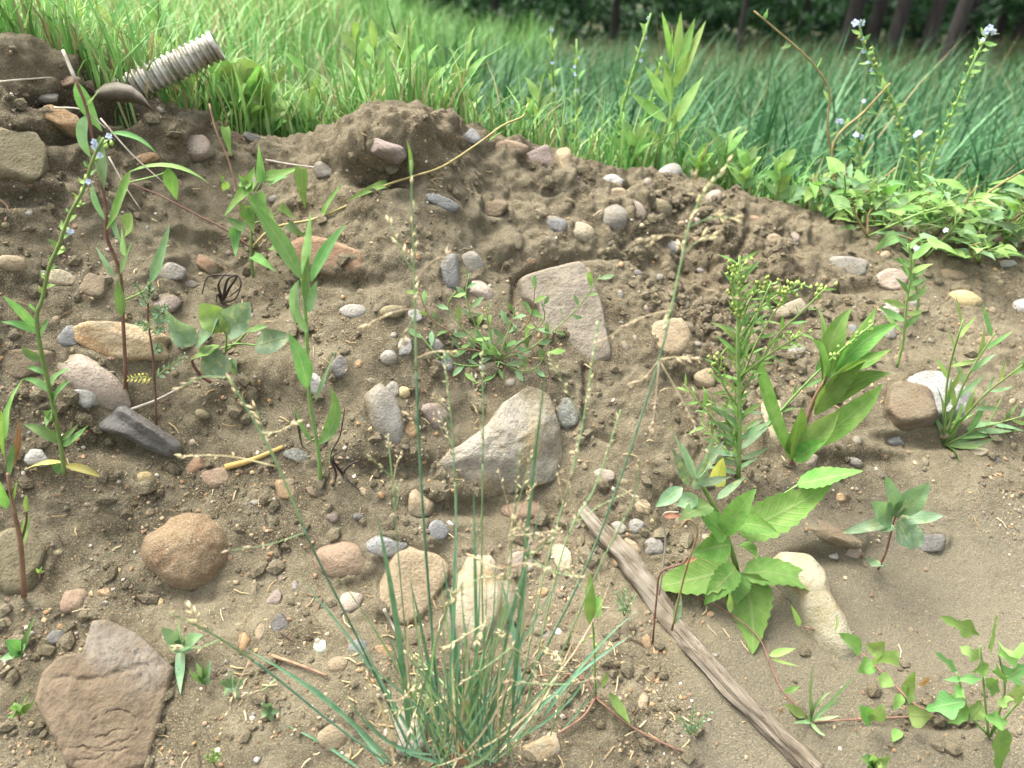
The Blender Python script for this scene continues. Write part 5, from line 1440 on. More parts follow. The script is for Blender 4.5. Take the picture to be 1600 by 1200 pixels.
for a in [(8, 690, 36, 592, 18, -8, 'leaf_bright'), (20, 798, 27, 750, 16, 0, 'leaf_lime'), (10, 795, 0, 752, 16, 0, 'leaf_bright'), (42, 800, 41, 772, 10, 0, 'leaf_lime'), (12, 740, 28, 652, 13, 8, 'leaf_red'), (8, 720, 2, 640, 16, 0, 'leaf_bright'), (36, 850, 44, 800, 12, 0, 'leaf_lime'), (14, 745, 22, 690, 12, 0, 'leaf_mid')]:
    L1.leaf(*a[:5], a[6], 'lance', bend=a[5])

# ------------------------------------------------------------------ dry pieces
def tangle(name, label, bx, by, loops, w_=3.5):
    p = Plant(name, label, bx, by, 'dead plant')
    for pts in loops: p.stem([(x + R.uniform(-4, 4), y + R.uniform(-3, 3), -.004 + R.uniform(-.02, .0)) if i else (x, y, 0.0) for i, (x, y) in enumerate(pts)], w_ * 1.4, w_ * .45, 'black_root', name='root')
tangle('dead_root_tangle', 'black withered root tangle above the goosefoot leaves', 348, 472, [[(348, 472), (352, 440), (372, 430), (378, 450), (360, 465)], [(350, 472), (344, 445), (358, 425)], [(348, 470), (362, 452), (366, 432), (350, 428), (322, 432), (318, 460)], [(348, 472), (370, 468), (377, 445)], [(347, 470), (340, 460), (335, 470)]], 3.6)
tangle('dead_root_tangle', 'black withered root wisps right of the lance leaved plant foot', 535, 740, [[(535, 740), (522, 715), (540, 700)], [(535, 740), (550, 725), (560, 718)], [(520, 760), (528, 738), (518, 710), (530, 680), (540, 640)], [(536, 735), (545, 750), (560, 765)], [(462, 640), (470, 690), (478, 700)]])

def straw(name, label, pts, w_, mat, cat='straw', lift=.006):
    p = Plant(name, label, pts[0][0], pts[0][1], cat)
    P = []
    for q in pts:
        h, nn = hit(*q); P.append(h + (CAMV - h).normalized() * lift)
    V, Fc = tube_geo(P, p.px(w_) / 2, p.px(w_ * .6) / 2, 6, 10)
    b = p.base
    me_ = mk(name, [tuple(v - b) for v in V], Fc, M[mat], loc=b)
    tag(me_, label, cat)
    bpy.data.objects.remove(p.o)
straw('straw_stalk', 'yellow split straw lying over the reddish pebble', [(352, 730), (395, 718), (442, 698)], 11, 'straw_yellow')
straw('twig', 'thin dark twig lying left of the grass tuft', [(424, 1024), (465, 1038), (512, 1056)], 6, 'stem_purple', 'twig')
straw('grass_stalk', 'thin dry stalk lying across the left overhang', [(0, 128), (40, 124), (82, 121)], 4, 'stem_dry', 'stalk')
straw('twig', 'thin grey twig on the bank beside the grey angular stone', [(415, 250), (455, 257), (495, 262)], 4, 'stem_dry', 'twig')
straw('twig', 'broken grey twig resting on the dark slate block', [(205, 640), (245, 625), (282, 606)], 6, 'stem_dry', 'twig', .012)
straw('root', 'thin curled root end at the left edge below the greenish boulder', [(0, 312), (12, 325), (8, 345)], 5, 'stem_purple', 'root')
straw('twig', 'pale sliver of dry wood left of the tall blades', [(600, 952), (612, 975), (627, 1004)], 6, 'stem_dry', 'twig', .01)

# driftwood
dw = [(908, 796), (935, 835), (968, 868), (1000, 912), (1050, 975), (1085, 1020), (1130, 1072), (1190, 1125), (1235, 1170), (1275, 1210)]
rad = [12, 18, 21, 20, 19, 20, 19, 18, 20, 20]
P = []
for (x, y), r_ in zip(dw, rad):
    h, n = hit(x, y); P.append(h + n * (r_ * .42 * depth(h) / F))
Pc = catmull(P, 90)
Vd, Fd = [], []
rr = np.interp(np.linspace(0, 1, 91), np.linspace(0, 1, len(rad)), rad)
for i, p in enumerate(Pc):
    t = (Pc[min(i + 1, 90)] - Pc[max(i - 1, 0)]).normalized()
    a = t.cross(Vector((0, 0, 1))).normalized(); b = a.cross(t)
    k = rr[i] * depth(p) / F * .74
    for s in range(28):
        g = 2 * math.pi * s / 28
        lum = 1 + .16 * math.sin(3 * g + i * .05) + .12 * math.sin(7 * g - i * .07) + .08 * math.sin(11 * g + i * .03) + .12 * math.sin(i * .21 + g) + .08 * math.sin(i * .53 - 2 * g) - .28 * math.exp(-((g - 4.4 - .4 * math.sin(i * .06)) / .16) ** 2)
        if i == 0: lum *= .55
        Vd.append(p + (a * math.cos(g) + b * math.sin(g)) * k * lum)
for i in range(90):
    for s in range(28):
        j = (s + 1) % 28
        Fd.append((i * 28 + s, i * 28 + j, (i + 1) * 28 + j, (i + 1) * 28 + s))
Fd.append(tuple(range(28))[::-1]); Fd.append(tuple(90 * 28 + s for s in range(28)))
# local frame: Z along the branch so that the grain runs along it
o0 = P[4]; zt = (P[-1] - P[0]).normalized(); q = zt.to_track_quat('Z', 'Y'); qi = q.inverted()
do = mk('driftwood_branch', [tuple(qi @ (v - o0)) for v in Vd], Fd, M['wood'], loc=o0)
do.rotation_mode = 'QUATERNION'; do.rotation_quaternion = q
tag(do, 'weathered grey driftwood branch lying diagonally across the muddy foot', 'branch')

# corrugated pipe stuck in the crest, and the curved shard before it
pb, pe = U(208, 136, 1.36), U(338, 72, 1.40)
ax = (pe - pb).normalized()
pb = pb - ax * .06
Lp_ = (pe - pb).length
k = depth(pe) / F
r0 = 23 * k
pipe = thing('corrugated_pipe', 'silver corrugated pipe sticking out of the crest at upper left', 'pipe', pb)
a = ax.cross(Vector((0, 0, 1))).normalized(); b = ax.cross(a)
rings_n = 20
Vp, Fp_ = [], []
steps = rings_n * 8
prof_ = []
for i in range(steps + 1):
    t = i / steps
    c_ = math.cos(2 * math.pi * i / 8)
    prof_.append((t * Lp_, r0 * (0.90 + .10 * (abs(c_) ** .7 * (1 if c_ > 0 else -1)))))
prof_ += [(Lp_ - .001, r0 * .80), (Lp_ * .55, r0 * .78)]
for (t, r_) in prof_:
    for s in range(32):
        g = 2 * math.pi * s / 32
        Vp.append(ax * t + (a * math.cos(g) + b * math.sin(g)) * r_)
for i in range(len(prof_) - 1):
    for s in range(32):
        j = (s + 1) % 32
        Fp_.append((i * 32 + s, i * 32 + j, (i + 1) * 32 + j, (i + 1) * 32 + s))
mk('pipe_wall', Vp, Fp_, M['metal'], pipe)
Vr, Fr = [], []
for i, (t, r_) in enumerate([(Lp_ - .004, r0 * .99), (Lp_ + .002, r0 * 1.02), (Lp_ + .003, r0 * .9), (Lp_ - .004, r0 * .82)]):
    for s in range(32):
        g = 2 * math.pi * s / 32
        Vr.append(ax * t + (a * math.cos(g) + b * math.sin(g)) * r_)
for i in range(3):
    for s in range(32):
        j = (s + 1) % 32
        Fr.append((i * 32 + s, i * 32 + j, (i + 1) * 32 + j, (i + 1) * 32 + s))
mk('pipe_rim', Vr, Fr, M['metal'], pipe)

sht = [(150, 141), (164, 131), (184, 128), (205, 134), (222, 147), (237, 169)]
shb = [(146, 153), (165, 159), (188, 159), (208, 161), (223, 165), (238, 172)]
yq = hit(190, 160)[0].y - .02
Vs, Fs = [], []
for layer in (0, 1):
    for i in range(6):
        for j in range(7):
            w_ = j / 6
            x = sht[i][0] * (1 - w_) + shb[i][0] * w_; y = sht[i][1] * (1 - w_) + shb[i][1] * w_
            Vs.append(U(x, y, yq - .030 * math.sin(math.pi * (.15 + .75 * w_)) * (1 - .12 * abs(i - 2)) + .006 * layer + R.uniform(-.0008, .0008)))
for layer in (0, 1):
    for i in range(5):
        for j in range(6):
            a_ = layer * 42 + i * 7 + j
            Fs.append((a_, a_ + 1, a_ + 8, a_ + 7))
rim = [i * 7 for i in range(6)] + [35 + j for j in range(1, 7)] + [i * 7 + 6 for i in range(4, -1, -1)] + [j for j in range(5, 0, -1)]
Fs += [(a_, b_, b_ + 42, a_ + 42) for a_, b_ in zip(rim, rim[1:] + rim[:1])]
c0 = Vs[0].copy()
so_ = mk('curved_shard', [tuple(v - c0) for v in Vs], Fs, M['shard'], loc=c0)
tag(so_, 'grey curved shard poking from the soil in front of the corrugated pipe', 'shard')

# ------------------------------------------------------------------ weeds along the crest
def weed(name, label, bx, y0, top_y, kind, n, L, w_, mats, lean=0, spread=1.0, group=None, prof='lance', serr=0):
    """plant standing at distance y0 behind pixel column bx; its top reaches pixel row top_y"""
    q = U(bx, 300, y0)
    base = Vector((q.x, y0, ground_at(q.x, y0)))
    pl = Plant(name, label, bx, 0, group=group, base=base)
    topz = U(bx, top_y, y0).z
    Hh = max(.05, topz - base.z)
    ln = Vector((lean, R.uniform(-.1, .1), 0)) * Hh
    top = base + Vector((0, 0, Hh)) + ln
    m = base.lerp(top, .5) - ln * .15
    V, Fc = tube_geo([base, m, top], pl.px(6) / 2, pl.px(3) / 2, 5, 8)
    pl.add('stem', V, Fc, 'stem_green')
    Sx = catmull([base, m, top], 40)
    pl.top = top
    for i in range(n):
        t = .12 + .86 * i / n
        p0 = Sx[int(t * 40)]
        g = i * 2.4 + R.uniform(-.4, .4)
        out = Vector((math.cos(g), math.sin(g) * .8, R.uniform(.25, .9) + t * .7)).normalized()
        ll = pl.px(L) * R.uniform(.7, 1.15) * (1.1 - .45 * t) * spread
        p1 = p0 + out * ll
        pm = p0.lerp(p1, .5) + Vector((0, 0, ll * .08))
        V, Fc, uv = leaf_geo(p0, pm, p1, pl.px(w_) * R.uniform(.8, 1.15), prof, 8 if not serr else 12, 2, serr=serr)
        pl.add('leaf', V, Fc, R.choice(mats), uv)
    return pl
Pp = weed('tall_leafy_plant', 'tall pale green leafy plant standing up behind the crest', 1036, 1.72, 24, 'broad', 0, 60, 22, ['leaf_lime'], lean=.03)
for a in [(1044, 192, 984, 144, 24), (1046, 165, 1008, 104, 24), (1050, 120, 1024, 88, 18), (1050, 100, 1034, 18, 22), (1056, 95, 1064, 18, 20), (1058, 110, 1086, 28, 22), (1056, 135, 1103, 32, 28), (1050, 195, 1100, 118, 28), (1038, 240, 1095, 175, 26), (1036, 235, 1000, 190, 24), (1050, 140, 1075, 80, 20), (1048, 160, 1040, 95, 22), (1042, 215, 1060, 160, 20), (1046, 110, 1050, 40, 18)]:
    Pp.leaf(*a[:4], a[4] * .76, R.choice(['leaf_lime', 'leaf_lime', 'leaf_bright']), 'lance', dy=R.uniform(-.06, .06))

WD = [
 ('broad', 345, 1.58, 112, 'broad weed just right of the corrugated pipe'), ('broad', 385, 1.56, 120, 'broad leaved weed second right of the corrugated pipe'),
 ('broad', 425, 1.60, 120, 'broad leaved weed third right of the corrugated pipe'), ('broad', 320, 1.62, 100, 'broad leaved weed half behind the corrugated pipe'),
 ('lance', 455, 1.66, 110, 'lance leaved weed behind the dip in the crest'), ('lance', 505, 1.66, 95, 'lance leaved weed left of the soil mound'),
 ('lance', 560, 1.66, 55, 'tall lance leaved weed behind left side of soil mound'), ('lance', 600, 1.72, 70, 'lance leaved weed behind the top of the soil mound'),
 ('lance', 650, 1.70, 48, 'tall lance leaved weed behind the soil mound summit'), ('lance', 690, 1.66, 90, 'lance leaved weed at the right shoulder of soil mound'),
 ('lance', 725, 1.62, 75, 'bright lance leaved weed above the blue grey crest stone'), ('lance', 745, 1.70, 105, 'low lance leaved weed right of soil mound'),
 ('lance', 830, 1.70, 130, 'weed behind the tip of the brown tendril'), ('broad', 700, 1.58, 150, 'squat weed at the foot of the bright lance leaved weed'),
 ('lance', 95, 1.50, 10, 'weed on the crest of the left mound'), ('lance', 40, 1.48, -10, 'weed at the upper left corner of the mound'),
 ('lance', 180, 1.56, 40, 'lance leaved weed left of the pipe mouth'), ('broad', 165, 1.66, 30, 'round leaved weed above the orange crest stone'),
 ('lance', 235, 1.7, 20, 'thin weed behind the middle of pipe'), ('lance', 290, 1.8, 0, 'thin weed above the pipe mouth'),
 ('sparse', 900, 1.80, 60, 'wispy stickseed left of tall leafy plant'), ('sparse', 940, 1.78, 20, 'wispy taller stickseed left of tall leafy plant'), ('sparse', 985, 1.75, 90, 'wispy stickseed touching the tall leafy plant'),
 ('sparse', 870, 1.85, 40, 'wispy stickseed above the grey crest block'),
 ('broad', 1090, 1.66, 235, 'low weed right of the tall leafy plant'), ('lance', 1120, 1.68, 225, 'low weed behind the seed head tip'), ('lance', 985, 1.64, 215, 'low weed left of tall leafy plant base'),
 ('broad', 1160, 1.66, 245, 'low weed behind the right crest'), ('broad', 1215, 1.66, 250, 'low bushy weed behind the right crest')]
for kind, bx, y0, ty, lab in WD:
    if kind == 'broad':
        weed('broad_weed', lab + ', leaves wide', bx, y0 - .05, ty, kind, 13 if bx < 450 else 9, 68 if bx < 450 else 40, 38 if bx < 450 else 16, ['leaf_bright', 'leaf_lime', 'leaf_bright', 'leaf_mid'], prof='ovate', group='weeds along the crest')
    elif kind == 'lance':
        weed('lance_weed', lab + ', leaves slim', bx, y0, ty - 8, kind, 11, 64, 13, ['leaf_bright', 'leaf_lime', 'leaf_mid'], lean=R.uniform(-.12, .12), group='weeds along the crest')
    else:
        p = weed('stickseed', lab, bx, y0, ty, kind, 26, 26, 7, ['leaf_mid', 'leaf_lime'], lean=R.uniform(-.25, .25), group='wispy stickseeds on the crest')
        for _ in range(4):
            q = p.top.lerp(p.base, R.uniform(0, .3))
            X_, Y_, d_ = project(q.x, q.y, q.z)
            p.y = q.y; flower(p, float(X_) + R.uniform(-3, 3), float(Y_), 4.5)

# tall flowering stalks on the right
def stalk(name, label, pts, y0, flowers, n, mat='stem_green', lw=.4, ll=(12, 22), w0=5, w1=3, mats=('leaf_mid', 'leaf_lime'), lean=0):
    q = U(pts[0][0], pts[0][1], y0)
    base = Vector((q.x, y0, ground_at(q.x, y0)))
    pl = Plant(name, label, 0, 0, base=base)
    P = [base] + [U(x, y, y0 + lean * i / len(pts)) for i, (x, y) in enumerate(pts)]
    V, Fc = tube_geo(P, pl.px(w0) / 2, pl.px(w1) / 2, 5, 5 * len(pts))
    pl.add('stem', V, Fc, mat)
    if n: small_leaves(pl, pts, n, lw, list(mats), 'lance', ll, out=55)
    for f in flowers: flower(pl, f[0], f[1], f[2])
    return pl
a_ = stalk('stickseed', 'tall white blue flowered stickseed stalk leaning right at the right edge', [(1440, 330), (1458, 250), (1489, 175), (1516, 108), (1546, 47)], 1.62, [(1546, 44, 8), (1552, 50, 7), (1540, 50, 7), (1536, 62, 5), (1436, 209, 6)], 34)
buds(a_, [(1540 - 90 * t + R.gauss(0, 5), 60 + 190 * t + R.gauss(0, 4)) for t in [i / 18 for i in range(18)]], 4)
a_ = stalk('stickseed', 'tall blue flowered stickseed stalk leaning left before the tree trunks', [(1432, 320), (1411, 215), (1397, 162), (1374, 121), (1353, 81), (1343, 38)], 1.66, [(1336, 36, 8), (1346, 36, 8), (1347, 60, 5), (1350, 80, 5), (1357, 97, 5), (1362, 110, 5)], 26)
buds(a_, [(1345 + 80 * t + R.gauss(0, 4), 60 + 170 * t) for t in [i / 20 for i in range(20)]], 4.5)
stalk('climbing_tendril', 'bare yellow brown tendril rising to the upper left before the field', [(1306, 300), (1303, 256), (1293, 202), (1296, 145), (1279, 111), (1249, 78), (1178, 17)], 1.64, [], 6, 'stem_brown', w0=4.5, w1=2.5)
stalk('climbing_tendril', 'short brown tendril slanting right of the tall bare one', [(1304, 300), (1303, 223), (1350, 175), (1391, 130)], 1.62, [], 5, 'stem_brown')
stalk('climbing_tendril', 'brown tendril slanting up at the right edge over the weeds', [(1420, 400), (1450, 372), (1509, 326), (1560, 290), (1610, 260)], 1.50, [], 4, 'stem_brown')
a_ = stalk('stickseed', 'short blue flowered stickseed among the right weeds', [(1345, 320), (1345, 260), (1338, 215)], 1.64, [(1338, 211, 7), (1346, 214, 6), (1315, 190, 6), (1309, 189, 6), (1350, 158, 5)], 14)
a_ = stalk('stickseed', 'short stickseed right of the leaning stalks, one flower on top', [(1438, 340), (1437, 270), (1436, 212)], 1.58, [(1436, 208, 7), (1430, 212, 5)], 14)
a_ = stalk('stickseed', 'low stickseed with pale flower below the right weeds', [(1435, 470), (1428, 430), (1430, 392)], 1.28, [(1432, 388, 6), (1478, 360, 6)], 12, ll=(18, 30), lw=.3)
stalk('upright_weed', 'slim weed with small leaves standing before the pinkish round cobble', [(1412, 530), (1416, 480), (1424, 420), (1420, 380)], 1.20, [], 14, ll=(30, 48), lw=.28)
# triangular leaved bindweed mass on the right shoulder
BWD = [(1262, 1.62, 285, 'leftmost'), (1305, 1.60, 268, 'second from the left'), (1345, 1.58, 280, 'third from the left'), (1390, 1.56, 275, 'fourth from the left'), (1432, 1.54, 285, 'fifth from the left'),
       (1475, 1.52, 295, 'sixth from the left'), (1515, 1.50, 290, 'fourth from the right edge'), (1552, 1.50, 300, 'third from the right edge'), (1588, 1.48, 305, 'second from the right edge'), (1620, 1.46, 300, 'rightmost'),
       (1370, 1.48, 330, 'lower one, nearest the pinkish round cobble'), (1470, 1.44, 335, 'lower one above the yellowish oval cobble'), (1560, 1.42, 345, 'lower one at the right edge')]
for bx, y0, ty, lab in BWD:
    q = U(bx, 300, y0)
    base = Vector((q.x, y0, ground_at(q.x, y0)))
    pl = Plant('bindweed', 'bindweed on the right crest, ' + lab, bx, 0, group='bindweed on the right crest', base=base)
    Hh = max(.09, U(bx, ty - 22, y0).z - base.z)
    for j in range(3):
        tp = base + Vector((R.uniform(-.10, .10), R.uniform(-.09, .06), Hh * R.uniform(.45, 1.15)))
        md = base.lerp(tp, .5) + Vector((R.uniform(-.02, .02), R.uniform(-.02, .02), .01))
        V, Fc = tube_geo([base, md, tp], pl.px(4) / 2, pl.px(2.5) / 2, 5, 8)
        so2 = pl.add('stem', V, Fc, R.choice(['stem_green', 'stem_brown']))
        Sx = catmull([base, md, tp], 20)
        for i in range(7):
            p0 = Sx[4 + int(15 * i / 7)]
            g = R.uniform(0, 6.28)
            out = Vector((math.cos(g), math.sin(g) * .9 - .25, R.uniform(-.1, .55))).normalized()
            b0 = p0 + out * pl.px(R.uniform(10, 30))
            ll = pl.px(R.choice([R.uniform(16, 30), R.uniform(26, 54)]))
            dr = (out + Vector((R.uniform(-.5, .5), R.uniform(-.5, .2), R.uniform(-.7, .15)))).normalized()
            b1 = b0 + dr * ll
            V, Fc = tube_geo([p0, b0], pl.px(1.8) / 2, pl.px(1.5) / 2, 4, 3)
            pl.add('petiole', V, Fc, 'stem_green')
            V, Fc, uv = leaf_geo(b0, b0.lerp(b1, .5) + Vector((0, 0, ll * .07)), b1, ll * R.uniform(.42, .62), 'tri', 7, 4, facing=Vector((R.uniform(-.4, .4), -.35 + R.uniform(-.4, .3), .85)))
            pl.add('leaf', V, Fc, R.choice(['leaf_bright', 'leaf_lime', 'leaf_mid', 'leaf_bright', 'leaf_blue', 'leaf_blue']), uv)

# ------------------------------------------------------------------ meadow, field, wood (stuff)
def blades(name, label, n, posf, hgt, wid, cols, seg=4, leanx=0.0, bendf=0.6, cat='grass', grow=False):
    X, Y = posf(n)
    n = len(X)
    Z = np.array([ground_at(float(a), float(b)) for a, b in zip(X, Y)]) - .01
    Hh = NR.uniform(*hgt, n) * (np.clip(.22 + (Y - 1.55) / 2.6, .22, 1) if grow else 1); Wd = NR.uniform(*wid, n)
    az = NR.uniform(0, 2 * np.pi, n)
    lean = NR.normal(0, .22, n); bend = NR.uniform(.1, bendf, n)
    dx, dy = np.cos(az), np.sin(az)
    sxn, syn = -dy, dx
    Vs = np.zeros((n, seg * 2 + 1, 3))
    for i in range(seg + 1):
        t = i / seg
        off = Hh * (lean * t + bend * t ** 2.4)
        cxp = X + dx * off + leanx * Hh * t ** 1.6; cyp = Y + dy * off; czp = Z + Hh * (t - .38 * bend * t ** 3)
        wv = Wd * .5 * (1 - t ** 2.2) * (0.7 + .6 * t if t < .5 else 1)
        if i < seg:
            Vs[:, 2 * i] = np.stack([cxp - sxn * wv, cyp - syn * wv, czp], -1)
            Vs[:, 2 * i + 1] = np.stack([cxp + sxn * wv, cyp + syn * wv, czp], -1)
        else:
            Vs[:, 2 * seg] = np.stack([cxp, cyp, czp], -1)
    k = seg * 2 + 1
    f4 = np.array([[2 * i, 2 * i + 1, 2 * i + 3, 2 * i + 2] for i in range(seg - 1)])
    f3 = np.array([[2 * seg - 2, 2 * seg - 1, 2 * seg]])
    base = (np.arange(n) * k)[:, None, None]
    Fc = (base + f4[None]).reshape(-1, 4).tolist() + (base + f3[None]).reshape(-1, 3).tolist()
    ci = NR.integers(0, len(cols), n)
    cc = np.array(cols)[ci][:, :3] * NR.uniform(.7, 1.25, (n, 1)) * (1 + .35 * fbm(X, Y, X * 0, .9, 2))[:, None]
    yl = np.clip(.5 + 1.6 * perlin(X * .6 + 9, Y * .6, X * 0), 0, 1)[:, None]
    cc = cc * (1 - yl * np.array([[-.07, .0, .06]]))
    cc = np.concatenate([cc, np.ones((n, 1))], 1)
    cc = np.repeat(cc[:, None], k, 1).reshape(-1, 4)
    o = mk(name, Vs.reshape(-1, 3).tolist(), Fc, M['grass'], col=cc)
    return tag(o, label, cat, kind='stuff')

def pos_wheat(n):
    X, Y = [], []
    while len(X) < n:
        y = 2.3 + 6.6 * R.random() ** 1.35
        x = R.uniform(-.16 * y, .95 * y)
        if y > 8.8 - 4.6 * max(0, x / y): continue
        w_ = min(1, max(0, (x / y + .10) / .10))
        if R.random() > w_: continue
        X.append(x); Y.append(y)
    return np.array(X), np.array(Y)
blades('field_grass', 'dense dark green field of tall grass behind the bank', 11500, pos_wheat, (.45, .95), (.012, .024),
       [S(54, 98, 56), S(66, 112, 66), S(44, 84, 48), S(82, 128, 80), S(58, 104, 60), S(106, 146, 102)], 6, leanx=.12, bendf=.9)
def pos_left(n):
    X, Y = [], []
    while len(X) < n:
        y = 1.56 + 8.5 * R.random() ** 1.7
        x = R.uniform(-1.05 * y, .02 * y + .1)
        if y < float(np.interp(x, CX, CYv)) + .10: continue
        w_ = 1 - min(1, max(0, (x / y + .14) / .14))
        if R.random() > w_ + (.25 if y < 2.2 else 0): continue
        X.append(x); Y.append(y)
    return np.array(X), np.array(Y)
LG = [S(116, 170, 86), S(132, 182, 98), S(98, 154, 76), S(148, 192, 112), S(108, 162, 88), S(166, 186, 120), S(150, 144, 100)]
blades('meadow_grass', 'light green meadow grass behind the left crest', 15000, pos_left, (.26, .52), (.004, .009), LG, 4, bendf=.9, grow=True)
def pos_far(n):
    Y = NR.uniform(5, 15, n); X = NR.uniform(-1.3, .05, n) * Y
    return X, Y
blades('tall_meadow_grass', 'hazy tall grass far behind the left crest', 8000, pos_far, (.5, .95), (.010, .02), LG[:5] + [S(120, 165, 90)], 4, bendf=.6)
def pos_edge(n):
    X, Y = [], []
    while len(X) < n:
        px = R.uniform(-60, 1680); q = U(px, 300, 1.6)
        yc = float(np.interp(q.x, CX, CYv))
        y = yc + .06 + abs(R.gauss(0, .22))
        x = q.x * y / 1.6
        X.append(x); Y.append(y)
    return np.array(X), np.array(Y)
blades('dry_stalks', 'pale dead stalks mixed through the tall field', 420, pos_wheat, (.5, 1.0), (.004, .008), [S(176, 168, 120), S(150, 150, 98)], 5, leanx=.1, bendf=.5)
blades('edge_grass', 'short mixed grass along the back of the crest', 5200, pos_edge, (.05, .20), (.003, .008), LG, 3, bendf=.8)
def pos_floor(n):
    Y = 5 + 14 * NR.random(n) ** .8; X = NR.uniform(-.1, .95, n) * Y
    return X, Y
blades('forest_floor_grass', 'brownish short grass under the dark trees', 13000, pos_floor, (.10, .30), (.008, .02), [S(96, 110, 60), S(110, 112, 70), S(80, 100, 54), S(70, 96, 52)], 3)

def leaf_mass(n, cen, rad, size, cols):
    """leaf quads gathered into clumps"""
    C0 = np.array(cen)
    Vs = np.zeros((n, 4, 3)); 
    ncl = max(6, n // 60)
    cl = NR.normal(0, 1, (ncl, 3)); cl /= np.linalg.norm(cl, axis=1)[:, None]; cl *= NR.uniform(.35, 1, (ncl, 1)) ** .6
    p = cl[NR.integers(0, ncl, n)] + NR.normal(0, .15, (n, 3))
    p = p * np.array(rad) + C0
    a = NR.normal(0, 1, (n, 3)); a /= np.linalg.norm(a, axis=1)[:, None]
    b = np.cross(a, NR.normal(0, 1, (n, 3))); b /= np.linalg.norm(b, axis=1)[:, None]
    s = NR.uniform(.6, 1.3, (n, 1)) * size
    Vs[:, 0] = p - a * s; Vs[:, 1] = p + b * s * .5; Vs[:, 2] = p + a * s; Vs[:, 3] = p - b * s * .5
    cc = np.array(cols)[NR.integers(0, len(cols), n)] * np.concatenate([np.repeat(NR.uniform(.7, 1.3, (n, 1)), 3, 1), np.ones((n, 1))], 1)
    return Vs.reshape(-1, 3), np.arange(n * 4).reshape(n, 4), np.repeat(cc, 4, 0)
FG = [S(52, 90, 50, .55), S(66, 106, 60, .55), S(44, 76, 43, .55), S(82, 124, 72, .55)]
Va, Fa, Ca = [], [], []; off = 0
for i in range(270):
    x = -32 + 64 * ((i * .6180339) % 1); y = 17.0 + 15 * i / 270
    h = R.uniform(.8, 2.6)
    v, f, c = leaf_mass(360, (x, y, .1 + h * .4), (R.uniform(1.2, 2.2), 1.0, h * .6), .13, FG)
    Va.append(v); Fa.append(f + off); Ca.append(c); off += len(v)
uo = mk('undergrowth', np.concatenate(Va).tolist(), np.concatenate(Fa).tolist(), M['grass'], col=np.concatenate(Ca), smooth=False)
tag(uo, 'dark green shrubby undergrowth filling the wood behind the field', 'undergrowth', kind='stuff')

# trees: trunk, limbs and crown
v, f, c = leaf_mass(2600, (0, 0, 8.2), (2.9, 2.9, 3.4), .20, FG)
crown_me = None
def trunk_geo(r, lean, h=9.5):
    P = [Vector((0, 0, -.2)), Vector((lean * .25, 0, 1.5)), Vector((lean * .6, .1, 4.5)), Vector((lean, .1, h))]
    V, Fc = tube_geo(P, r, r * .35, 10, 16, .05)
    for i in range(10): 
        d = V[i] - Vector((0, 0, V[i].z)); V[i] = V[i] + d * .5
    return V, Fc
TR = [(1318, 78, 27, .7, 'dark tree trunk left of the blue flowered stalk top'), (1358, 72, 22, .5, 'slimmer dark trunk right behind the blue flowered stalk top'), (1390, 84, 25, .5, 'dark trunk third in the row from the left'),
      (1442, 84, 24, .7, 'dark leaning trunk in the middle of right hand row'), (1472, 104, 24, .8, 'nearest reddish brown trunk left of the white flower tip'), (1507, 66, 14, .4, 'thin black trunk just left of the white flower tip'),
      (1152, 78, 10, .3, 'thin pale trunk standing alone above the field'), (1590, 62, 22, .4, 'trunk at the right edge of the picture'), (1250, 58, 12, .3, 'thin far trunk between the lone one and the row'), (960, 40, 14, .2, 'faint trunk above the tall leafy plant'), (770, 30, 18, .2, 'faint trunk in the dark gap at top centre'), (1560, 45, 16, .3, 'dim trunk behind the white flower tip')]
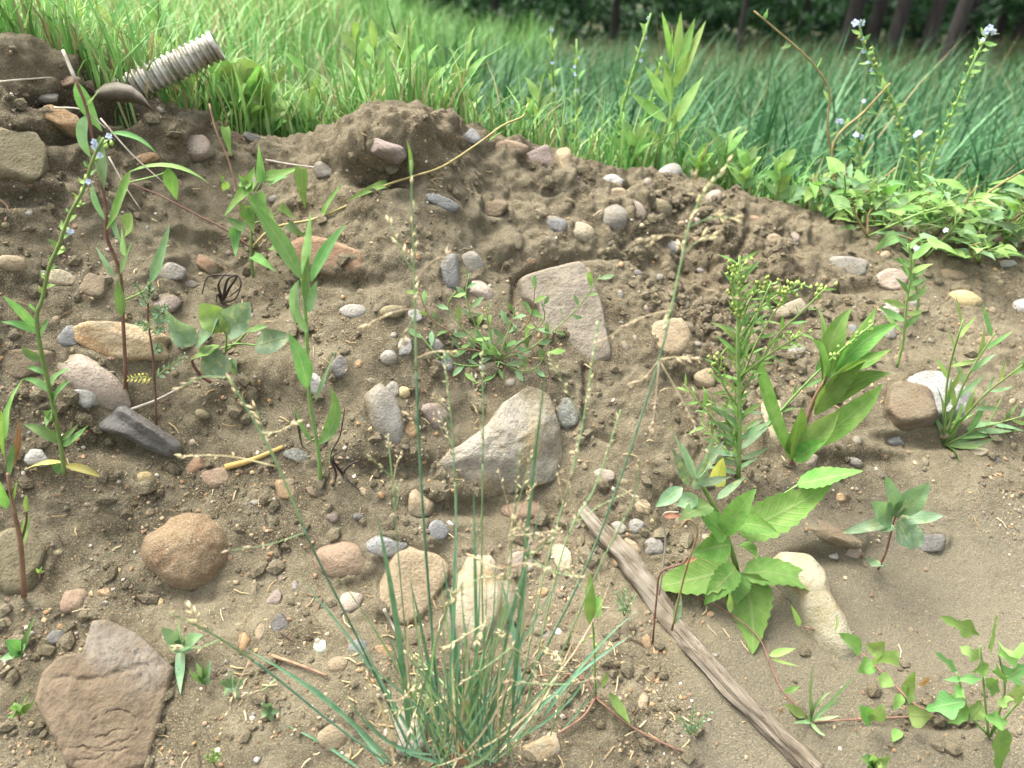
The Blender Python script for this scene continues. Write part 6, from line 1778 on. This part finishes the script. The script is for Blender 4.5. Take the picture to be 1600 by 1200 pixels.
for i, (x, y, wpx, ln, lab) in enumerate(TR):
    d = ray(x, y)
    yy = min(19.0, max(12.5, (0.12 - CAMZ) / d.z * d.y))
    q = U(x, y, yy)
    bz = ground_at(q.x, yy)
    t = thing('tree', lab, 'tree', (q.x, yy, bz), 'trees of the dark wood')
    dd = depth(Vector((q.x, yy, bz)))
    V, Fc = trunk_geo(wpx * dd / F / 2, ln)
    mk('trunk', V, Fc, M['bark'], t)
    for k_ in range(4):
        g = R.uniform(0, 6.28); z0 = R.uniform(4.5, 7)
        p0 = Vector((ln * z0 / 10, 0, z0)); p1 = p0 + Vector((math.cos(g) * 2, math.sin(g) * 2, 1.4))
        V, Fc = tube_geo([p0, p0.lerp(p1, .5) + Vector((0, 0, .2)), p1], .06, .02, 5, 6)
        mk('limb', V, Fc, M['bark'], t)
    if crown_me is None:
        co = mk('crown', v.tolist(), f.tolist(), M['grass'], t, col=c, smooth=False); crown_me = co.data
    else:
        co = bpy.data.objects.new('crown', crown_me); COL.objects.link(co); co.parent = t
    co.location = (ln * .7, 0, R.uniform(-.6, .6)); co.rotation_euler = (0, 0, R.uniform(0, 6.28)); co['kind'] = 'stuff'

# ------------------------------------------------------------------ litter of dry bits on the soil
Vl, Fl, Cl = [], [], []
for i in range(600):
    x, y = R.uniform(0, 1600), R.uniform(180, 1200)
    if x > 1150 and y > 850 and R.random() < .8: continue
    if R.random() < .35: x, y = R.gauss(740, 150), R.gauss(1060, 90)
    p, n = hit(x, y)
    if p.y > 1.6: continue
    a = Vector((R.gauss(0, 1), R.gauss(0, 1), R.gauss(0, .3))); a = (a - n * a.dot(n)).normalized()
    L = R.uniform(.004, .022); w_ = R.uniform(.0004, .0011)
    b = n.cross(a)
    p = p + n * .0012
    i0 = len(Vl)
    m = p + b * L * R.uniform(-.15, .15) + n * .0015
    for q in (p - a * L * .5, m, p + a * L * .5):
        Vl += [q - b * w_, q + n * w_ * 1.2, q + b * w_]
    for k in (0, 3):
        Fl += [(i0 + k, i0 + k + 1, i0 + k + 4, i0 + k + 3), (i0 + k + 1, i0 + k + 2, i0 + k + 5, i0 + k + 4)]
    c = R.choice([S(190, 168, 124), S(160, 138, 100), S(120, 96, 70), S(204, 186, 146), S(84, 70, 56)])
    Cl += [c] * 9
tag(mk('plant_litter', [tuple(v) for v in Vl], Fl, M['grit'], col=Cl), 'dry straw and root bits strewn over the soil bank', 'litter', kind='stuff')
